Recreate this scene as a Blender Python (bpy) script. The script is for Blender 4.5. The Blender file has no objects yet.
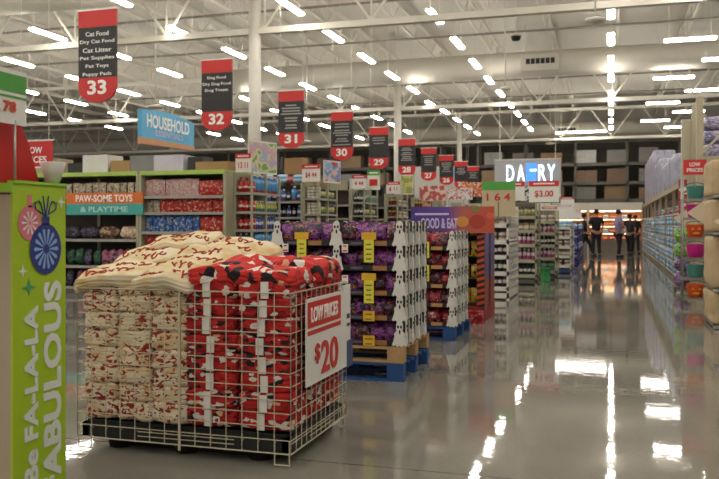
import bpy, bmesh, math, random
from math import pi, sin, cos, radians
from mathutils import Vector, Matrix, noise as mnoise
SC = bpy.context.scene
COL = SC.collection
# ------------------------------------------------------------------ camera, world, exposure
H = 1.3
cam_d = bpy.data.cameras.new('camera'); cam = bpy.data.objects.new('camera', cam_d); COL.objects.link(cam)
cam.location = (0, 0, H); cam.rotation_euler = (pi/2, 0, radians(17.15))
cam_d.sensor_width = 36; cam_d.lens = 815/719*36; cam_d.shift_y = -(239.5-224)/719
cam_d.clip_end = 200
cam_d.dof.use_dof = True; cam_d.dof.focus_distance = 6.2; cam_d.dof.aperture_fstop = 3.4
SC.camera = cam
wd = bpy.data.worlds.new('world'); SC.world = wd; wd.use_nodes = True
wd.node_tree.nodes['Background'].inputs[0].default_value = (.60, .58, .53, 1)
wd.node_tree.nodes['Background'].inputs[1].default_value = .72
SC.view_settings.view_transform = 'Standard'; SC.view_settings.look = 'None'
SC.view_settings.exposure = 0.55; SC.view_settings.gamma = 1; SC.view_settings.use_curve_mapping = False
LAMP = 23.0
try:
    SC.cycles.use_denoising = True
    SC.cycles.max_bounces = 8; SC.cycles.sample_clamp_indirect = 6
except Exception: pass
R = random.Random(7)

# ------------------------------------------------------------------ materials
def lin(c):
    if isinstance(c, str):
        c = [int(c[i:i+2], 16)/255 for i in (0, 2, 4)]
        c = [x/12.92 if x <= .04045 else ((x+.055)/1.055)**2.4 for x in c]
    return (c[0], c[1], c[2], 1)
MC = {}
def newmat(name):
    m = bpy.data.materials.new(name); m.use_nodes = True
    nt = m.node_tree; b = nt.nodes['Principled BSDF']
    return m, nt, b
def mat(name, col, rough=.5, metal=0, vary=.08, scale=6, emis=0, bump=0, trans=0):
    if name in MC: return MC[name]
    m, nt, b = newmat(name); c = lin(col)
    b.inputs['Roughness'].default_value = rough; b.inputs['Metallic'].default_value = metal
    N = nt.nodes
    if emis:
        b.inputs['Base Color'].default_value = c
        b.inputs['Emission Color'].default_value = c; b.inputs['Emission Strength'].default_value = emis
    else:
        tc = N.new('ShaderNodeTexCoord'); no = N.new('ShaderNodeTexNoise'); no.inputs['Scale'].default_value = scale
        no.inputs['Detail'].default_value = 4
        mx = N.new('ShaderNodeMix'); mx.data_type = 'RGBA'
        mx.inputs[6].default_value = [x*(1-vary) for x in c[:3]]+[1]; mx.inputs[7].default_value = [min(1, x*(1+vary)) for x in c[:3]]+[1]
        nt.links.new(tc.outputs['Object'], no.inputs['Vector']); nt.links.new(no.outputs['Fac'], mx.inputs[0])
        nt.links.new(mx.outputs[2], b.inputs['Base Color'])
        if bump:
            bp = N.new('ShaderNodeBump'); bp.inputs['Strength'].default_value = bump; bp.inputs['Distance'].default_value = .01
            nt.links.new(no.outputs['Fac'], bp.inputs['Height']); nt.links.new(bp.outputs[0], b.inputs['Normal'])
    if trans: b.inputs['Transmission Weight'].default_value = trans
    MC[name] = m; return m
def ramp(nt, stops, const=True):
    r = nt.nodes.new('ShaderNodeValToRGB'); cr = r.color_ramp
    if const: cr.interpolation = 'CONSTANT'
    while len(cr.elements) > 1: cr.elements.remove(cr.elements[-1])
    cr.elements[0].position = stops[0][0]; cr.elements[0].color = lin(stops[0][1])
    for p, c in stops[1:]:
        e = cr.elements.new(p); e.color = lin(c)
    return r
def obj_coord(nt, scale, offs=True):
    """object coordinates, shifted by the object's own random number so repeats differ"""
    N = nt.nodes; tc = N.new('ShaderNodeTexCoord'); mp = N.new('ShaderNodeMapping')
    mp.inputs['Scale'].default_value = scale
    nt.links.new(tc.outputs['Object'], mp.inputs['Vector'])
    if not offs: return mp.outputs[0]
    oi = N.new('ShaderNodeObjectInfo'); mu = N.new('ShaderNodeMath'); mu.operation = 'MULTIPLY'; mu.inputs[1].default_value = 37
    ad = N.new('ShaderNodeVectorMath'); ad.operation = 'ADD'
    nt.links.new(oi.outputs['Random'], mu.inputs[0]); nt.links.new(mp.outputs[0], ad.inputs[0]); nt.links.new(mu.outputs[0], ad.inputs[1])
    return ad.outputs[0]
def blot(name, stops, scale=(20, 20, 20), rough=.4, kind='noise', dist=0, bump=.2, detail=2):
    if name in MC: return MC[name]
    m, nt, b = newmat(name); N = nt.nodes
    v = obj_coord(nt, scale)
    if kind == 'noise':
        t = N.new('ShaderNodeTexNoise'); t.inputs['Scale'].default_value = 1; t.inputs['Detail'].default_value = detail
        t.inputs['Distortion'].default_value = dist; out = t.outputs['Fac']
    else:
        t = N.new('ShaderNodeTexVoronoi'); t.inputs['Scale'].default_value = 1
        s = N.new('ShaderNodeSeparateColor'); nt.links.new(t.outputs['Color'], s.inputs[0]); out = s.outputs[0]
    nt.links.new(v, t.inputs['Vector'])
    r = ramp(nt, stops); nt.links.new(out, r.inputs[0]); nt.links.new(r.outputs[0], b.inputs['Base Color'])
    b.inputs['Roughness'].default_value = rough
    if bump:
        n2 = N.new('ShaderNodeTexNoise'); n2.inputs['Scale'].default_value = 2.2; nt.links.new(v, n2.inputs['Vector'])
        bp = N.new('ShaderNodeBump'); bp.inputs['Strength'].default_value = bump; bp.inputs['Distance'].default_value = .02
        nt.links.new(n2.outputs['Fac'], bp.inputs['Height']); nt.links.new(bp.outputs[0], b.inputs['Normal'])
    MC[name] = m; return m
def band(name, stops, rough=.4, wob=.06, axis=2, const=True):
    """printed packaging: bands of colour up the height, broken by a little print noise"""
    if name in MC: return MC[name]
    m, nt, b = newmat(name); N = nt.nodes
    tc = N.new('ShaderNodeTexCoord'); sp = N.new('ShaderNodeSeparateXYZ'); nt.links.new(tc.outputs['Generated'], sp.inputs[0])
    no = N.new('ShaderNodeTexNoise'); no.inputs['Scale'].default_value = 1; no.inputs['Detail'].default_value = 1
    v = obj_coord(nt, (32, 32, 32)); nt.links.new(v, no.inputs['Vector'])
    ma = N.new('ShaderNodeMath'); ma.operation = 'MULTIPLY_ADD'; ma.inputs[1].default_value = wob*4; 
    ad = N.new('ShaderNodeMath'); ad.operation = 'SUBTRACT'; ad.inputs[1].default_value = wob*2
    nt.links.new(sp.outputs[axis], ad.inputs[0]); nt.links.new(no.outputs['Fac'], ma.inputs[0]); nt.links.new(ad.outputs[0], ma.inputs[2])
    r = ramp(nt, stops, const); nt.links.new(ma.outputs[0], r.inputs[0]); nt.links.new(r.outputs[0], b.inputs['Base Color'])
    b.inputs['Roughness'].default_value = rough; MC[name] = m; return m
def floor_mat():
    m, nt, b = newmat('polished_concrete'); N = nt.nodes
    tc = N.new('ShaderNodeTexCoord')
    n1 = N.new('ShaderNodeTexNoise'); n1.inputs['Scale'].default_value = .8; n1.inputs['Detail'].default_value = 6
    n2 = N.new('ShaderNodeTexNoise'); n2.inputs['Scale'].default_value = 45; n2.inputs['Detail'].default_value = 3
    for n in (n1, n2): nt.links.new(tc.outputs['Object'], n.inputs['Vector'])
    ma = N.new('ShaderNodeMath'); ma.operation = 'MULTIPLY_ADD'; ma.inputs[1].default_value = .35
    nt.links.new(n2.outputs['Fac'], ma.inputs[0]); nt.links.new(n1.outputs['Fac'], ma.inputs[2])
    r = ramp(nt, [(.35, (.15, .139, .116)), (.95, (.255, .236, .198))], False); nt.links.new(ma.outputs[0], r.inputs[0])
    br = N.new('ShaderNodeTexBrick'); br.offset = 0; br.inputs['Scale'].default_value = 1
    br.inputs['Brick Width'].default_value = 4.2; br.inputs['Row Height'].default_value = 4.2; br.inputs['Mortar Size'].default_value = .006
    br.inputs['Color1'].default_value = br.inputs['Color2'].default_value = (1, 1, 1, 1); br.inputs['Mortar'].default_value = (.45, .45, .45, 1)
    nt.links.new(tc.outputs['Object'], br.inputs['Vector'])
    mx = N.new('ShaderNodeMix'); mx.data_type = 'RGBA'; mx.blend_type = 'MULTIPLY'; mx.inputs[0].default_value = 1
    nt.links.new(r.outputs[0], mx.inputs[6]); nt.links.new(br.outputs['Color'], mx.inputs[7]); nt.links.new(mx.outputs[2], b.inputs['Base Color'])
    rr = N.new('ShaderNodeMapRange'); rr.inputs[3].default_value = .02; rr.inputs[4].default_value = .05
    nt.links.new(n1.outputs['Fac'], rr.inputs[0]); nt.links.new(rr.outputs[0], b.inputs['Roughness'])
    b.inputs['IOR'].default_value = 1.45
    n3 = N.new('ShaderNodeTexNoise'); n3.inputs['Scale'].default_value = 11; n3.inputs['Detail'].default_value = 3
    nt.links.new(tc.outputs['Object'], n3.inputs['Vector'])
    bp = N.new('ShaderNodeBump'); bp.inputs['Strength'].default_value = .025; bp.inputs['Distance'].default_value = .02
    nt.links.new(n3.outputs['Fac'], bp.inputs['Height']); nt.links.new(bp.outputs[0], b.inputs['Normal'])
    return m
def deck_mat():
    m, nt, b = newmat('corrugated_deck'); N = nt.nodes
    tc = N.new('ShaderNodeTexCoord'); w = N.new('ShaderNodeTexWave'); w.bands_direction = 'Y'; w.inputs['Scale'].default_value = 2.1
    nt.links.new(tc.outputs['Object'], w.inputs['Vector'])
    r = ramp(nt, [(0, (.50, .47, .40)), (.5, (.64, .605, .53))], False); nt.links.new(w.outputs['Fac'], r.inputs[0])
    nt.links.new(r.outputs[0], b.inputs['Base Color'])
    bp = N.new('ShaderNodeBump'); bp.inputs['Strength'].default_value = .5; bp.inputs['Distance'].default_value = .04
    nt.links.new(w.outputs['Fac'], bp.inputs['Height']); nt.links.new(bp.outputs[0], b.inputs['Normal'])
    b.inputs['Roughness'].default_value = .7
    return m

# ------------------------------------------------------------------ mesh builder
class MB:
    def __init__(s): s.v = []; s.f = []; s.mi = []; s.sm = []
    def add(s, vs, fs, mi=0, smooth=False):
        n = len(s.v); s.v += [tuple(v) for v in vs]
        for f in fs: s.f.append([n+i for i in f]); s.mi.append(mi); s.sm.append(smooth)
        return s
    def box(s, x0, x1, y0, y1, z0, z1, mi=0):
        vs = [(x, y, z) for z in (z0, z1) for y in (y0, y1) for x in (x0, x1)]
        return s.add(vs, [(0, 2, 3, 1), (4, 5, 7, 6), (0, 1, 5, 4), (2, 6, 7, 3), (0, 4, 6, 2), (1, 3, 7, 5)], mi)
    def tube(s, p, q, r, n=6, mi=0, r2=None, caps=True):
        p = Vector(p); q = Vector(q); d = (q-p).normalized()
        a = d.orthogonal().normalized(); b = d.cross(a); r2 = r if r2 is None else r2
        vs = [p+(a*cos(2*pi*i/n)+b*sin(2*pi*i/n))*r for i in range(n)]+[q+(a*cos(2*pi*i/n)+b*sin(2*pi*i/n))*r2 for i in range(n)]
        fs = [(i, (i+1) % n, n+(i+1) % n, n+i) for i in range(n)]
        if caps: fs += [tuple(range(n-1, -1, -1)), tuple(range(n, 2*n))]
        return s.add(vs, fs, mi, n > 5)
    def bar(s, p, q, w, mi=0): return s.tube(p, q, w*.7, 4, mi)
    def lathe(s, prof, n=16, mi=0, c=(0, 0), mis=None):
        vs = []; fs = []
        for r, z in prof: vs += [(c[0]+r*cos(2*pi*i/n), c[1]+r*sin(2*pi*i/n), z) for i in range(n)]
        k = len(prof)
        for j in range(k-1):
            ff = [(j*n+i, j*n+(i+1) % n, (j+1)*n+(i+1) % n, (j+1)*n+i) for i in range(n)]
            fs += ff
        s.add(vs, fs, mi, True)
        if mis:
            base = len(s.mi)-len(fs)
            for j in range(k-1):
                for i in range(n): s.mi[base+j*n+i] = mis[j]
        b = len(s.v)-len(vs)
        s.f.append([b+i for i in range(n-1, -1, -1)]); s.mi.append(mis[0] if mis else mi); s.sm.append(False)
        s.f.append([b+(k-1)*n+i for i in range(n)]); s.mi.append(mis[-1] if mis else mi); s.sm.append(False)
        return s
    def prism(s, poly, t0, t1, axis='y', mi=0):
        """extrude a 2-D outline: axis y -> outline in (x, z); axis x -> (y, z)"""
        n = len(poly)
        A = sum(poly[i][0]*poly[(i+1) % n][1]-poly[(i+1) % n][0]*poly[i][1] for i in range(n))
        if A < 0: poly = poly[::-1]
        if axis == 'y': f = lambda p, t: (p[0], t, p[1])
        elif axis == 'x': f = lambda p, t: (t, p[0], p[1])
        else: f = lambda p, t: (p[0], p[1], t)
        vs = [f(p, t0) for p in poly]+[f(p, t1) for p in poly]
        fs = [tuple(range(n)), tuple(range(2*n-1, n-1, -1))]+[(i, n+i, n+(i+1) % n, (i+1) % n) for i in range(n)]
        if axis in 'xz': fs = [tuple(reversed(x)) for x in fs]
        return s.add(vs, fs, mi)
    def mesh(s, name, mats):
        me = bpy.data.meshes.new(name); me.from_pydata(s.v, [], s.f)
        for m in (mats if isinstance(mats, (list, tuple)) else [mats]): me.materials.append(m)
        me.polygons.foreach_set('material_index', s.mi); me.polygons.foreach_set('use_smooth', s.sm); me.update()
        return me
    def build(s, name, mats, parent=None, loc=None, bevel=0):
        return O(name, s.mesh(name, mats), parent, loc, bevel=bevel)
def O(name, me, parent=None, loc=None, rz=0, bevel=0):
    o = bpy.data.objects.new(name, me); COL.objects.link(o)
    if parent: o.parent = parent
    if loc: o.location = loc
    if rz: o.rotation_euler.z = rz
    if bevel:
        b = o.modifiers.new('bevel', 'BEVEL'); b.width = bevel; b.segments = 2; b.limit_method = 'ANGLE'
    return o
def tag(o, label, cat, group=None):
    o['label'] = label; o['category'] = cat
    if group: o['group'] = group
    return o
def thing(name, label, cat, loc=(0, 0, 0), rz=0, group=None):
    o = bpy.data.objects.new(name, None); COL.objects.link(o); o.location = loc; o.rotation_euler.z = rz; o.empty_display_size = .1
    return tag(o, label, cat, group)
def kids(o): return [c for c in ALLK.get(o.name, ())]
ALLK = {}
def tree(o):
    d = {}
    for x in COL.objects:
        if x.parent: d.setdefault(x.parent.name, []).append(x)
    return d
def dup(o, par=None, d=None, loc=None, rz=None, label=None, group=None):
    if d is None: d = tree(o)
    c = o.copy(); COL.objects.link(c)
    if par: c.parent = par
    for k in d.get(o.name, ()): dup(k, c, d)
    if loc: c.location = loc
    if rz is not None: c.rotation_euler.z = rz
    if label: c['label'] = label
    if group: c['group'] = group
    return c
def struct(name, mb, m): o = mb.build(name, m); o['kind'] = 'structure'; return o
_txt = {}
def text_mesh(s, size, bold=.0, ext=.002, sx=1, align='CENTER'):
    c = bpy.data.curves.new('lettering', 'FONT'); c.body = s; c.size = size; c.extrude = ext; c.offset = bold; c.align_x = align; c.align_y = 'CENTER'
    c.resolution_u = 3
    o = bpy.data.objects.new('tmp', c); COL.objects.link(o)
    bpy.context.view_layer.update()
    me = bpy.data.meshes.new_from_object(o.evaluated_get(bpy.context.evaluated_depsgraph_get()))
    bpy.data.objects.remove(o)
    me.transform(Matrix.Diagonal((sx, 1, 1, 1))@Matrix.Identity(4)); me.transform(Matrix.Rotation(pi/2, 4, 'X'))   # stands up, faces -Y
    me.materials.clear(); return me
def fit_text(name, s, w, h, m, parent, loc, rz=0, bold=.01, rot=0):
    """one line of lettering stretched to w x h, facing -Y before rz"""
    me = text_mesh(s, 1, bold)
    xs = [v.co.x for v in me.vertices]; zs = [v.co.z for v in me.vertices]
    cx = (min(xs)+max(xs))/2; cz = (min(zs)+max(zs))/2
    for v in me.vertices:
        v.co.x = (v.co.x-cx)*w/(max(xs)-min(xs)); v.co.z = (v.co.z-cz)*h/(max(zs)-min(zs))
    if rot: me.transform(Matrix.Rotation(rot, 4, 'Y'))
    me.materials.append(m); me.name = name
    return O(name, me, parent, loc, rz)

# palette
WHT = mat('white_paint', 'cfc9bd', .5); STEEL = mat('painted_steel', 'd8d2c4', .5, vary=.05)
SHELFM = mat('shelf_enamel', '98928a', .4); SHELFD = mat('shelf_dark_grey', '5a554d', .5); BLACK = mat('black_plastic', '161615', .45)  # SHELFD is the darker grey of shelf decks, bases and stands
CARD = mat('corrugated_card', 'a07d55', .8, bump=.1); KRAFT = mat('kraft_paper', 'b39b76', .75, bump=.3, vary=.15)
RED = mat('sign_red', 'c4201c', .4, vary=.03); PAPER = mat('white_card', 'dcd9d2', .5, vary=.02); SBLK = mat('sign_black', '1f1d1d', .45)
LET = mat('white_lettering', 'efece6', .5, vary=.01); LIME = mat('lime_paint', 'a0bd22', .5, vary=.03); GREEN = mat('sign_green', '4d9a3c', .5)
WIRE = mat('cream_wire', 'bdb399', .35, vary=.05); BLUEP = mat('blue_pallet_paint', '19447a', .6, bump=.3, vary=.25, scale=14)
WOOD = mat('pine_wood', 'a98658', .7, bump=.2, vary=.2, scale=12); YEL = mat('yellow_tag', 'd9cf3e', .5, vary=.03); TAN = mat('tan_panel', '9f8f78', .6)
YEL2 = mat('amber_tag', 'd6a521', .5, vary=.03); GHOST = mat('ghost_white_card', 'd2cec6', .6, vary=.03); CHROME = mat('zinc_wire', '9a9890', .3, metal=.6)
DK = mat('dark_steel', '555148', .6); GRN2 = mat('gondola_beige', '9d9a80', .5)

# ------------------------------------------------------------------ building shell
XL, XR, YB = -47, 16, 48.5
struct('floor', MB().box(XL, XR, -6, YB+.3, -.2, 0), floor_mat())
struct('ceiling', MB().box(XL, XR, -6, YB+.3, 8.0, 8.15), deck_mat())
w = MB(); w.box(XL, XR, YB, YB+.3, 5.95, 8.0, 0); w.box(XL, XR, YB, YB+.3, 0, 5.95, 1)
struct('wall_back', w, [mat('upper_wall_paint', 'bdb8ac', .7), mat('lower_wall_dark', '4a453d', .8)])  # dark lower face stands in for the open storage area
struct('wall_right', MB().box(XR, XR+.2, -6, YB, 0, 8), mat('side_wall_paint', 'a8a296', .7))
GY = [4.4, 17.25, 30.4, 43.8]
i = 0
for gy in GY:                                  # girders across the room, V webs
    i += 1
    g = MB(); g.box(XL, XR, gy-.09, gy+.09, 5.66, 5.80); g.box(XL, XR, gy-.09, gy+.09, 7.2, 7.34)
    x = XL+1.15; up = True
    while x < XR-1:
        for sx in (-1.05, 1.05):
            g.bar((x, gy, 5.78), (x+sx, gy, 7.22), .05)
        g.bar((x, gy, 5.78), (x, gy, 7.22), .035)
        x += 2.55
    struct('trim_%d' % i, g, STEEL)
jx = XL+1
ys = [-5.5]+GY+[YB]
while jx < XR:                                 # bar joists between the girders
    i += 1
    g = MB(); g.box(jx-.035, jx+.035, -5.5, YB, 7.86, 7.97)
    for a, b in zip(ys, ys[1:]):
        n = max(2, int((b-a)/1.3)); st = (b-a)/n
        g.box(jx-.03, jx+.03, a+st*.8, b-st*.8, 7.30, 7.36)
        for k in range(n):
            y0 = a+st*k; g.bar((jx, y0, 7.88), (jx, y0+st/2, 7.34 if 0 < k < n-1 else 7.6), .022); g.bar((jx, y0+st/2, 7.34 if 0 < k < n-1 else 7.6), (jx, y0+st, 7.88), .022)
        g.box(jx-.05, jx+.05, a-.1, a+.1, 7.34, 7.9)
    struct('trim_%d' % i, g, STEEL)
    jx += 2.1
for k, (y, z) in enumerate([(8, 7.25), (11.5, 7.24), (21, 7.25), (25.5, 7.24), (34, 7.25), (38.5, 7.24), (41.5, 7.24)]):
    i += 1; struct('trim_%d' % i, MB().tube((XL, y, z), (XR, y, z), .035, 6), mat('sprinkler_pipe', '8b857a', .5))
for n, (y, w_) in enumerate([(17.25, 'nearest'), (30.4, 'middle'), (43.8, 'farthest')]):
    c = MB().tube((-7.85, y, 0), (-7.85, y, 7.3), .14, 16).box(-8.05, -7.65, y-.2, y+.2, 0, .02)
    tag(c.build('support_column', mat('column_white', 'd4cfc4', .5)), 'tall round white steel column, %s of the row holding the roof' % w_, 'column')
DUCTM = mat('duct_fabric', 'c6c0b2', .6, vary=.04)
def duct(y, z, r, x0, x1, label, grilles):
    t = thing('air_duct', label, 'duct', (0, y, z))
    MB().tube((x0, 0, 0), (x1, 0, 0), r, 32).build('duct_body', DUCTM, t)
    for gx in grilles:
        g = MB(); g.box(gx-.62, gx+.62, -r-.05, -r+.12, -.32, .22, 0); g.box(gx-.48, gx+.48, -r-.07, -r, -.09, .09, 1)
        for k in range(6): g.box(gx-.48+k*.16, gx-.455+k*.16, -r-.075, -r, -.09, .09, 0)
        g.build('grille', [DUCTM, BLACK], t)
        for s in (-1, 1): MB().tube((gx+s*.5, 0, r), (gx+s*.5, 0, 8-z), .012, 5).build('hanger', STEEL, t)
duct(15.9, 6.66, .43, XL, -9.2, 'fat white air duct crossing the top left corner under the roof', [])
duct(28, 6.7, .42, -14, XR, 'long white air duct with a dark grille above the main aisle', [-2.25])
duct(45.9, 6.4, .43, XL, XR, 'white air duct running along the far wall with two dark grilles', [-2.3, -13.5])

# ------------------------------------------------------------------ ceiling lights
DIF = mat('tube_glow', (1, .955, .87), .5, emis=LAMP)
ORD = ['first', 'second', 'third', 'fourth', 'fifth', 'sixth', 'seventh', 'eighth', 'ninth', 'tenth', 'eleventh', 'twelfth', 'thirteenth', 'fourteenth', 'fifteenth', 'sixteenth', 'seventeenth', 'eighteenth']
lp = thing('strip_light', 'x', 'ceiling light', (0, 0, 5.98))
h = MB(); h.prism([(-.035, .03), (.035, .03), (.03, .075), (-.03, .075)], -.62, .62, 'y'); h.build('light_housing', WHT, lp)
MB().prism([(-.085, .03), (-.08, .005), (-.055, -.012), (.055, -.012), (.08, .005), (.085, .03), (.05, .05), (-.05, .05)], -.61, .61, 'y').build('diffuser', DIF, lp)
h = MB()
for s in (-.5, .5): h.tube((0, s, .07), (0, s, 2.0), .006, 4)
h.build('suspension_wire', STEEL, lp)
first = True
rows = [(-6.63, 19.3, 0, 'second row left of the aisle'), (-3.81, 21.0, 0, 'first row left of the aisle'), (0, 21.7, 0, 'row over the main aisle'),
        (-9.9, 20.4, 0, 'third row left of the aisle'), (-13.1, 19.6, 0, 'fourth row left of the aisle'), (-16.5, 22.6, 0, 'fifth row left of the aisle'),
        (-19.8, 21.2, 0, 'sixth row left of the aisle'), (-23.2, 20.2, 0, 'seventh row left of the aisle'),
        (1.92, 22.3, 1, 'first crosswise row right of aisle'), (3.1, 25.2, 1, 'second crosswise row right of aisle'),
        (6.2, 22.3, 1, 'third crosswise row right of aisle')]
for (x, y0, cr, nm) in rows:
    stp = 2.86 if not cr else 5.7 if x < 4 else 4
    y = y0
    while y-stp > -5: y -= stp
    k = kv = 0
    while y < 42.5:
        dep = y*.9555-x*.2949
        uu = 359.5+815*(x*.9555+y*.2949)/dep if dep > .5 else -1; vv = 224-815*4.68/dep if dep > .5 else -1
        inview = 0 < uu < 719 and 0 < vv
        lab = 'strip light, %s one in view from the front, %s' % (ORD[min(kv, 17)], nm) if inview else 'strip light out of the picture overhead, %s, number %s' % (nm, ORD[min(k, 17)])
        kv += inview
        o = lp if first else dup(lp)
        o.location = (x, y, 5.98 if min(abs(y-g) for g in GY) > .75 or cr else 5.9); o.rotation_euler.z = pi/2 if cr else 0; o['label'] = lab; o['group'] = 'strip lights under the roof'
        first = False; y += stp; k += 1
for k, x in enumerate((-2.1, -.85)):
    dup(lp, loc=(x, 43.1, 5.98), rz=pi/2, label='strip light of the far crosswise line before the back wall, %s from left' % ORD[k], group='strip lights under the roof')
# discs on drop poles
for (x, y, z, r, lb) in [(-.26, 14.6, 4.8, .19, 'largest, over the main aisle at the top'), (-10.6, 17.5, 4.15, .2, 'right of the aisle 33 sign'), (-2.66, 21.6, 4.85, .14, 'left of the black dome camera'),
                         (-2.6, 37.4, 4.9, .2, 'above the far glowing letters'), (-11.8, 40.8, 4.4, .3, 'above the aisle 29 sign'), (-9.9, 26, 4.1, .15, 'behind the aisle 31 sign')]:
    t = thing('antenna_disc', 'white disc on a thin hanging pole, %s' % lb, 'ceiling antenna', (x, y, z))
    MB().tube((0, 0, .03), (0, 0, 8-z), .018, 6).build('pole', WHT, t)
    MB().lathe([(r*.3, -.05), (r*.8, -.03), (r, .0), (r*.9, .03), (r*.2, .07)], 20).build('disc', WHT, t)
t = thing('dome_camera', 'small black dome camera hanging from the roof above the far aisle', 'camera', (-2.3, 20.9, 6.05))
MB().lathe([(.02, -.12), (.10, -.10), (.13, -.02), (.13, 0)], 16).build('dome', BLACK, t)
MB().lathe([(.15, 0), (.16, .05), (.05, .08), (.02, .09)], 16).build('mount', WHT, t); MB().tube((0, 0, .08), (0, 0, 1.9), .012, 5).build('pole', WHT, t)

# ------------------------------------------------------------------ hanging aisle signs
def aisle_sign(n, x, y, ztop, lines):
    t = thing('aisle_sign', 'red and black hanging aisle sign reading %s, %s from the left' % (LN[n][0]+' and '+str(n) if isinstance(LN[n], list) else str(n), ORD[33-n]), 'sign', (x, y, 0))
    W = .29; hgt = 1.24; zb = ztop-hgt
    MB().box(-W, W, -.015, .015, zb+.33, ztop-.24).build('list_panel', SBLK, t)
    MB().box(-W, W, -.018, .018, ztop-.24, ztop).build('red_header', RED, t)
    poly = [(-W, zb+.33), (-W, zb+.2)]+[(-W*cos(a), zb+.2-.2*sin(a)) for a in [pi*k/12 for k in range(1, 12)]]+[(W, zb+.2), (W, zb+.33)]
    MB().prism(poly, -.018, .018).build('number_panel', RED, t)
    MB().box(-W-.03, W+.03, -.022, .022, ztop-.02, ztop).build('top_rail', LET, t)
    fit_text('aisle_number', str(n), .29, .19, LET, t, (0, -.022, zb+.2), bold=.03)
    z = ztop-.33
    if isinstance(lines, list):
        for l in lines:
            fit_text('lettering', l, min(.53, .044*len(l)), .06, LET, t, (0, -.018, z), bold=.01); z -= .108
    else:
        r = random.Random(n); g = MB()
        for k in range(lines):
            w_ = r.uniform(.12, .24); g.box(-w_, w_, -.02, -.015, z-.012, z+.016); z -= r.choice((.06, .07, .09))
        g.build('fine_print', mat('grey_print', '9a9894', .5), t)
    for s in (-1, 1): MB().tube((s*(W-.04), 0, ztop), (s*(W-.04), 0, 8.0), .004, 4).build('cable', STEEL, t)
    return t
LN = {33: ['Cat Food', 'Dry Cat Food', 'Cat Litter', 'Pet Supplies', 'Pet Toys', 'Puppy Pads'], 32: ['Dog Food', 'Dry Dog Food', 'Dog Treats'], 31: 8, 30: 8, 29: 3, 28: 7, 27: 5, 26: 6, 25: 5, 24: 4}
for n in range(33, 23, -1):
    aisle_sign(n, -6.5, 9.3+3.42*(33-n), 4.15, LN[n])

# HOUSEHOLD sign
t = thing('department_sign', 'light blue hanging HOUSEHOLD sign with curved top and orange strip below', 'sign', (-12, 20.45, 0))
pl = [(-1.43, 3.62), (1.43, 3.62), (1.43, 4.3)]+[(1.43-2.86*k/16, 4.3+.06*k/16+.1*sin(pi*k/16)) for k in range(1, 16)]+[(-1.43, 4.36)]
MB().prism(pl, -.06, .06, 'x').build('blue_panel', mat('sky_blue_panel', '4fa3cc', .5), t)
MB().prism([(-1.43, 3.44), (1.43, 3.5), (1.43, 3.62), (-1.43, 3.62)], -.07, .07, 'x').build('orange_strip', mat('orange_strip', 'c08a62', .5), t)
fit_text('lettering', 'HOUSEHOLD', 2.3, .36, LET, t, (.07, -.03, 4.1), pi/2, bold=.02)
fit_text('lettering', 'ESSENTIALS', 1.5, .16, mat('pale_pink_print', 'c8c4dc', .5), t, (.07, 0, 3.8), pi/2)
for s in (-1, 1): MB().tube((0, s*1.1, 4.3), (0, s*1.1, 8.0), .006, 4).build('cable', STEEL, t)

# DAIRY sign
t = thing('dairy_sign', 'grey panel with glowing white letters DA RY and a blue block', 'sign', (-3.5, 36.2, 3.55))
MB().box(-1.42, 1.42, 0, .2, -.6, .55).build('panel', mat('dairy_grey', 'a9a9ad', .5), t)
GL = mat('glow_letter', (.62, .85, 1), .5, emis=2.2)
for s, x in (('D', -.73), ('A', -.27), ('R', .64), ('Y', 1.03)): fit_text('letter', s, .32, .7, GL, t, (x, -.02, -.02), bold=0)
g = MB().box(-.04, .4, -.05, 0, -.4, .4, 0); g.box(.12, .4, -.06, -.05, .06, .14, 1); g.build('blue_block', [mat('block_blue', (.05, .22, .7), .5, emis=.9), GL], t)
MB().box(-1.42, 1.42, -.02, .2, .55, .60).build('trim_strip', WHT, t)
for s in (-1.2, 1.2): MB().tube((s, .1, .6), (s, .1, 4.45), .015, 5).build('hanger', STEEL, t)

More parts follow.
